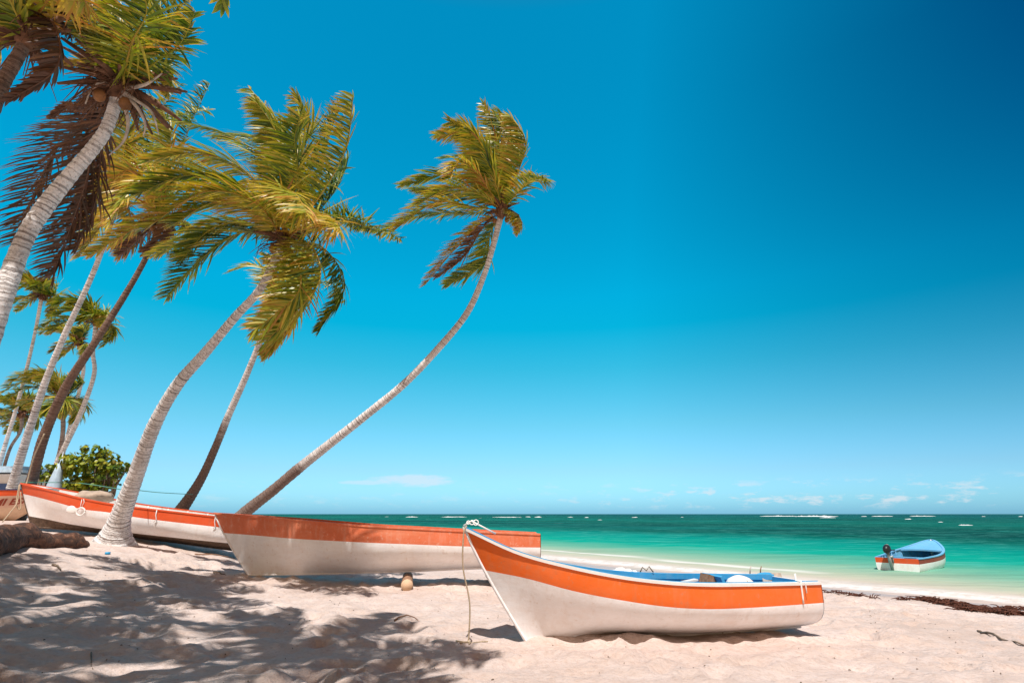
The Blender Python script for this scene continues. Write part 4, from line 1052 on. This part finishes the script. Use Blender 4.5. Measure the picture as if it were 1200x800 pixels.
# ------------------------------------------------------------------ beach litter
m = MB(); rnd = random.Random(61)
def weed_patch(cx, cy, rx, ry, n, hmax, ang):
    n = int(n*1.6)
    ca, sa = math.cos(ang), math.sin(ang)
    for k in range(n):
        a, r = rnd.uniform(0, 6.28), math.sqrt(rnd.random()); u, v = rx*r*math.cos(a), ry*r*math.sin(a)
        x, y = cx+u*ca-v*sa, cy+u*sa+v*ca; z = sand_z(x, y)
        h = hmax*(1-r)*rnd.random()
        d = Vector((rnd.uniform(-1,1), rnd.uniform(-1,1), rnd.uniform(-.25,.28)))*.26
        p = Vector((x, y, z+.012+h)); m.tube([p, p+d*.5+Vector((0,0,.03)), p+d], [.008, .011, .004], 4)
for px0, px1, py0, py1, n, hm, ry in ((1077,1150,702,715,380,.09,.14),(1150,1200,715,721,170,.05,.08),(1140,1240,712,717,90,.03,.06),(1055,1066,703,703,14,.02,.05),(963,1000,694,697,22,.02,.03),(1120,1150,714,716,50,.03,.06),(1001,1010,699,700,12,.03,.05),(1020,1026,702,702,8,.02,.04)):
    a, b = ground(px0, py0), ground(px1, py1); c = (a+b)/2; d = b-a
    weed_patch(c.x, c.y, d.length/2, ry, n, hm, math.atan2(d.y, d.x))
tag(m.build('seaweed_heap', M['weed'], None, ground(1120, 712)), 'line of dark brown seaweed washed up on the sand at right', 'seaweed', kind='stuff')
def stick(px0, py0, px1, py1, r, lb, mat='bark'):
    a, b = ground(px0, py0), ground(px1, py1); m = MB(); pts = []
    for i in range(7):
        q = a.lerp(b, i/6); pts.append((q.x, q.y+.02*noise.noise(q*5), sand_z(q.x, q.y)+r*.9+.01*(i % 2)))
    m.tube(pts, [r*(1.1-.6*i/6) for i in range(7)], 6); tag(m.build('stick', M[mat], None, pts[0]), lb, 'stick', 'sticks lying on the sand')
stick(1150,741,1200,757,.018,'long thin stick on the sand at the right edge')
stick(1146,739,1166,744,.016,'short stick just left of the long one at right')
stick(62,660,72,666,.022,'dark curved twig on the shaded sand below the driftwood')
stick(250,672,264,676,.018,'small dark stick before the middle boat bow')
stick(228,650,276,655,.016,'thin brown stick on sand below the third boat stern', 'wood')
stick(106,768,107,790,.007,'fine upright-lying twig on shaded sand at the lower left')
stick(462,731,490,727,.012,'thin reddish twig on the sunlit sand left of the rope','wood')
q = ground(126, 649); m = MB(); m.tube([(q.x, q.y, sand_z(q.x, q.y)), (q.x, q.y, sand_z(q.x, q.y)+.05)], .055, 10)
tag(m.build('bottle_cap', M['cyan_plastic'], None, (q.x, q.y, sand_z(q.x, q.y))), 'tiny bright blue plastic cap on the sand before the big palm', 'cap')
# scattered flecks of weed, husk and twig
m = MB(); rnd = random.Random(71)
for k in range(600):
    x, y = rnd.uniform(-10, 12), rnd.uniform(4, 17)**1.0
    if inland(x, y) < 1.5: continue
    a = rnd.uniform(0, 6.28); l = rnd.uniform(.006, .03)*(1.6 if rnd.random() < .06 else 1); z = sand_z(x, y)+.006
    d = Vector((math.cos(a), math.sin(a), rnd.uniform(-.1,.25)))*l; p = Vector((x, y, z)); m.tube([p, p+d*.5+Vector((0,0,l*.15)), p+d], [.004, .006, .003], 4, m=0)
tag(m.build('beach_debris', M['bark'], None, (0, 8, 0)), 'fine brown flecks of twig and weed scattered over the sand', 'debris', kind='stuff')
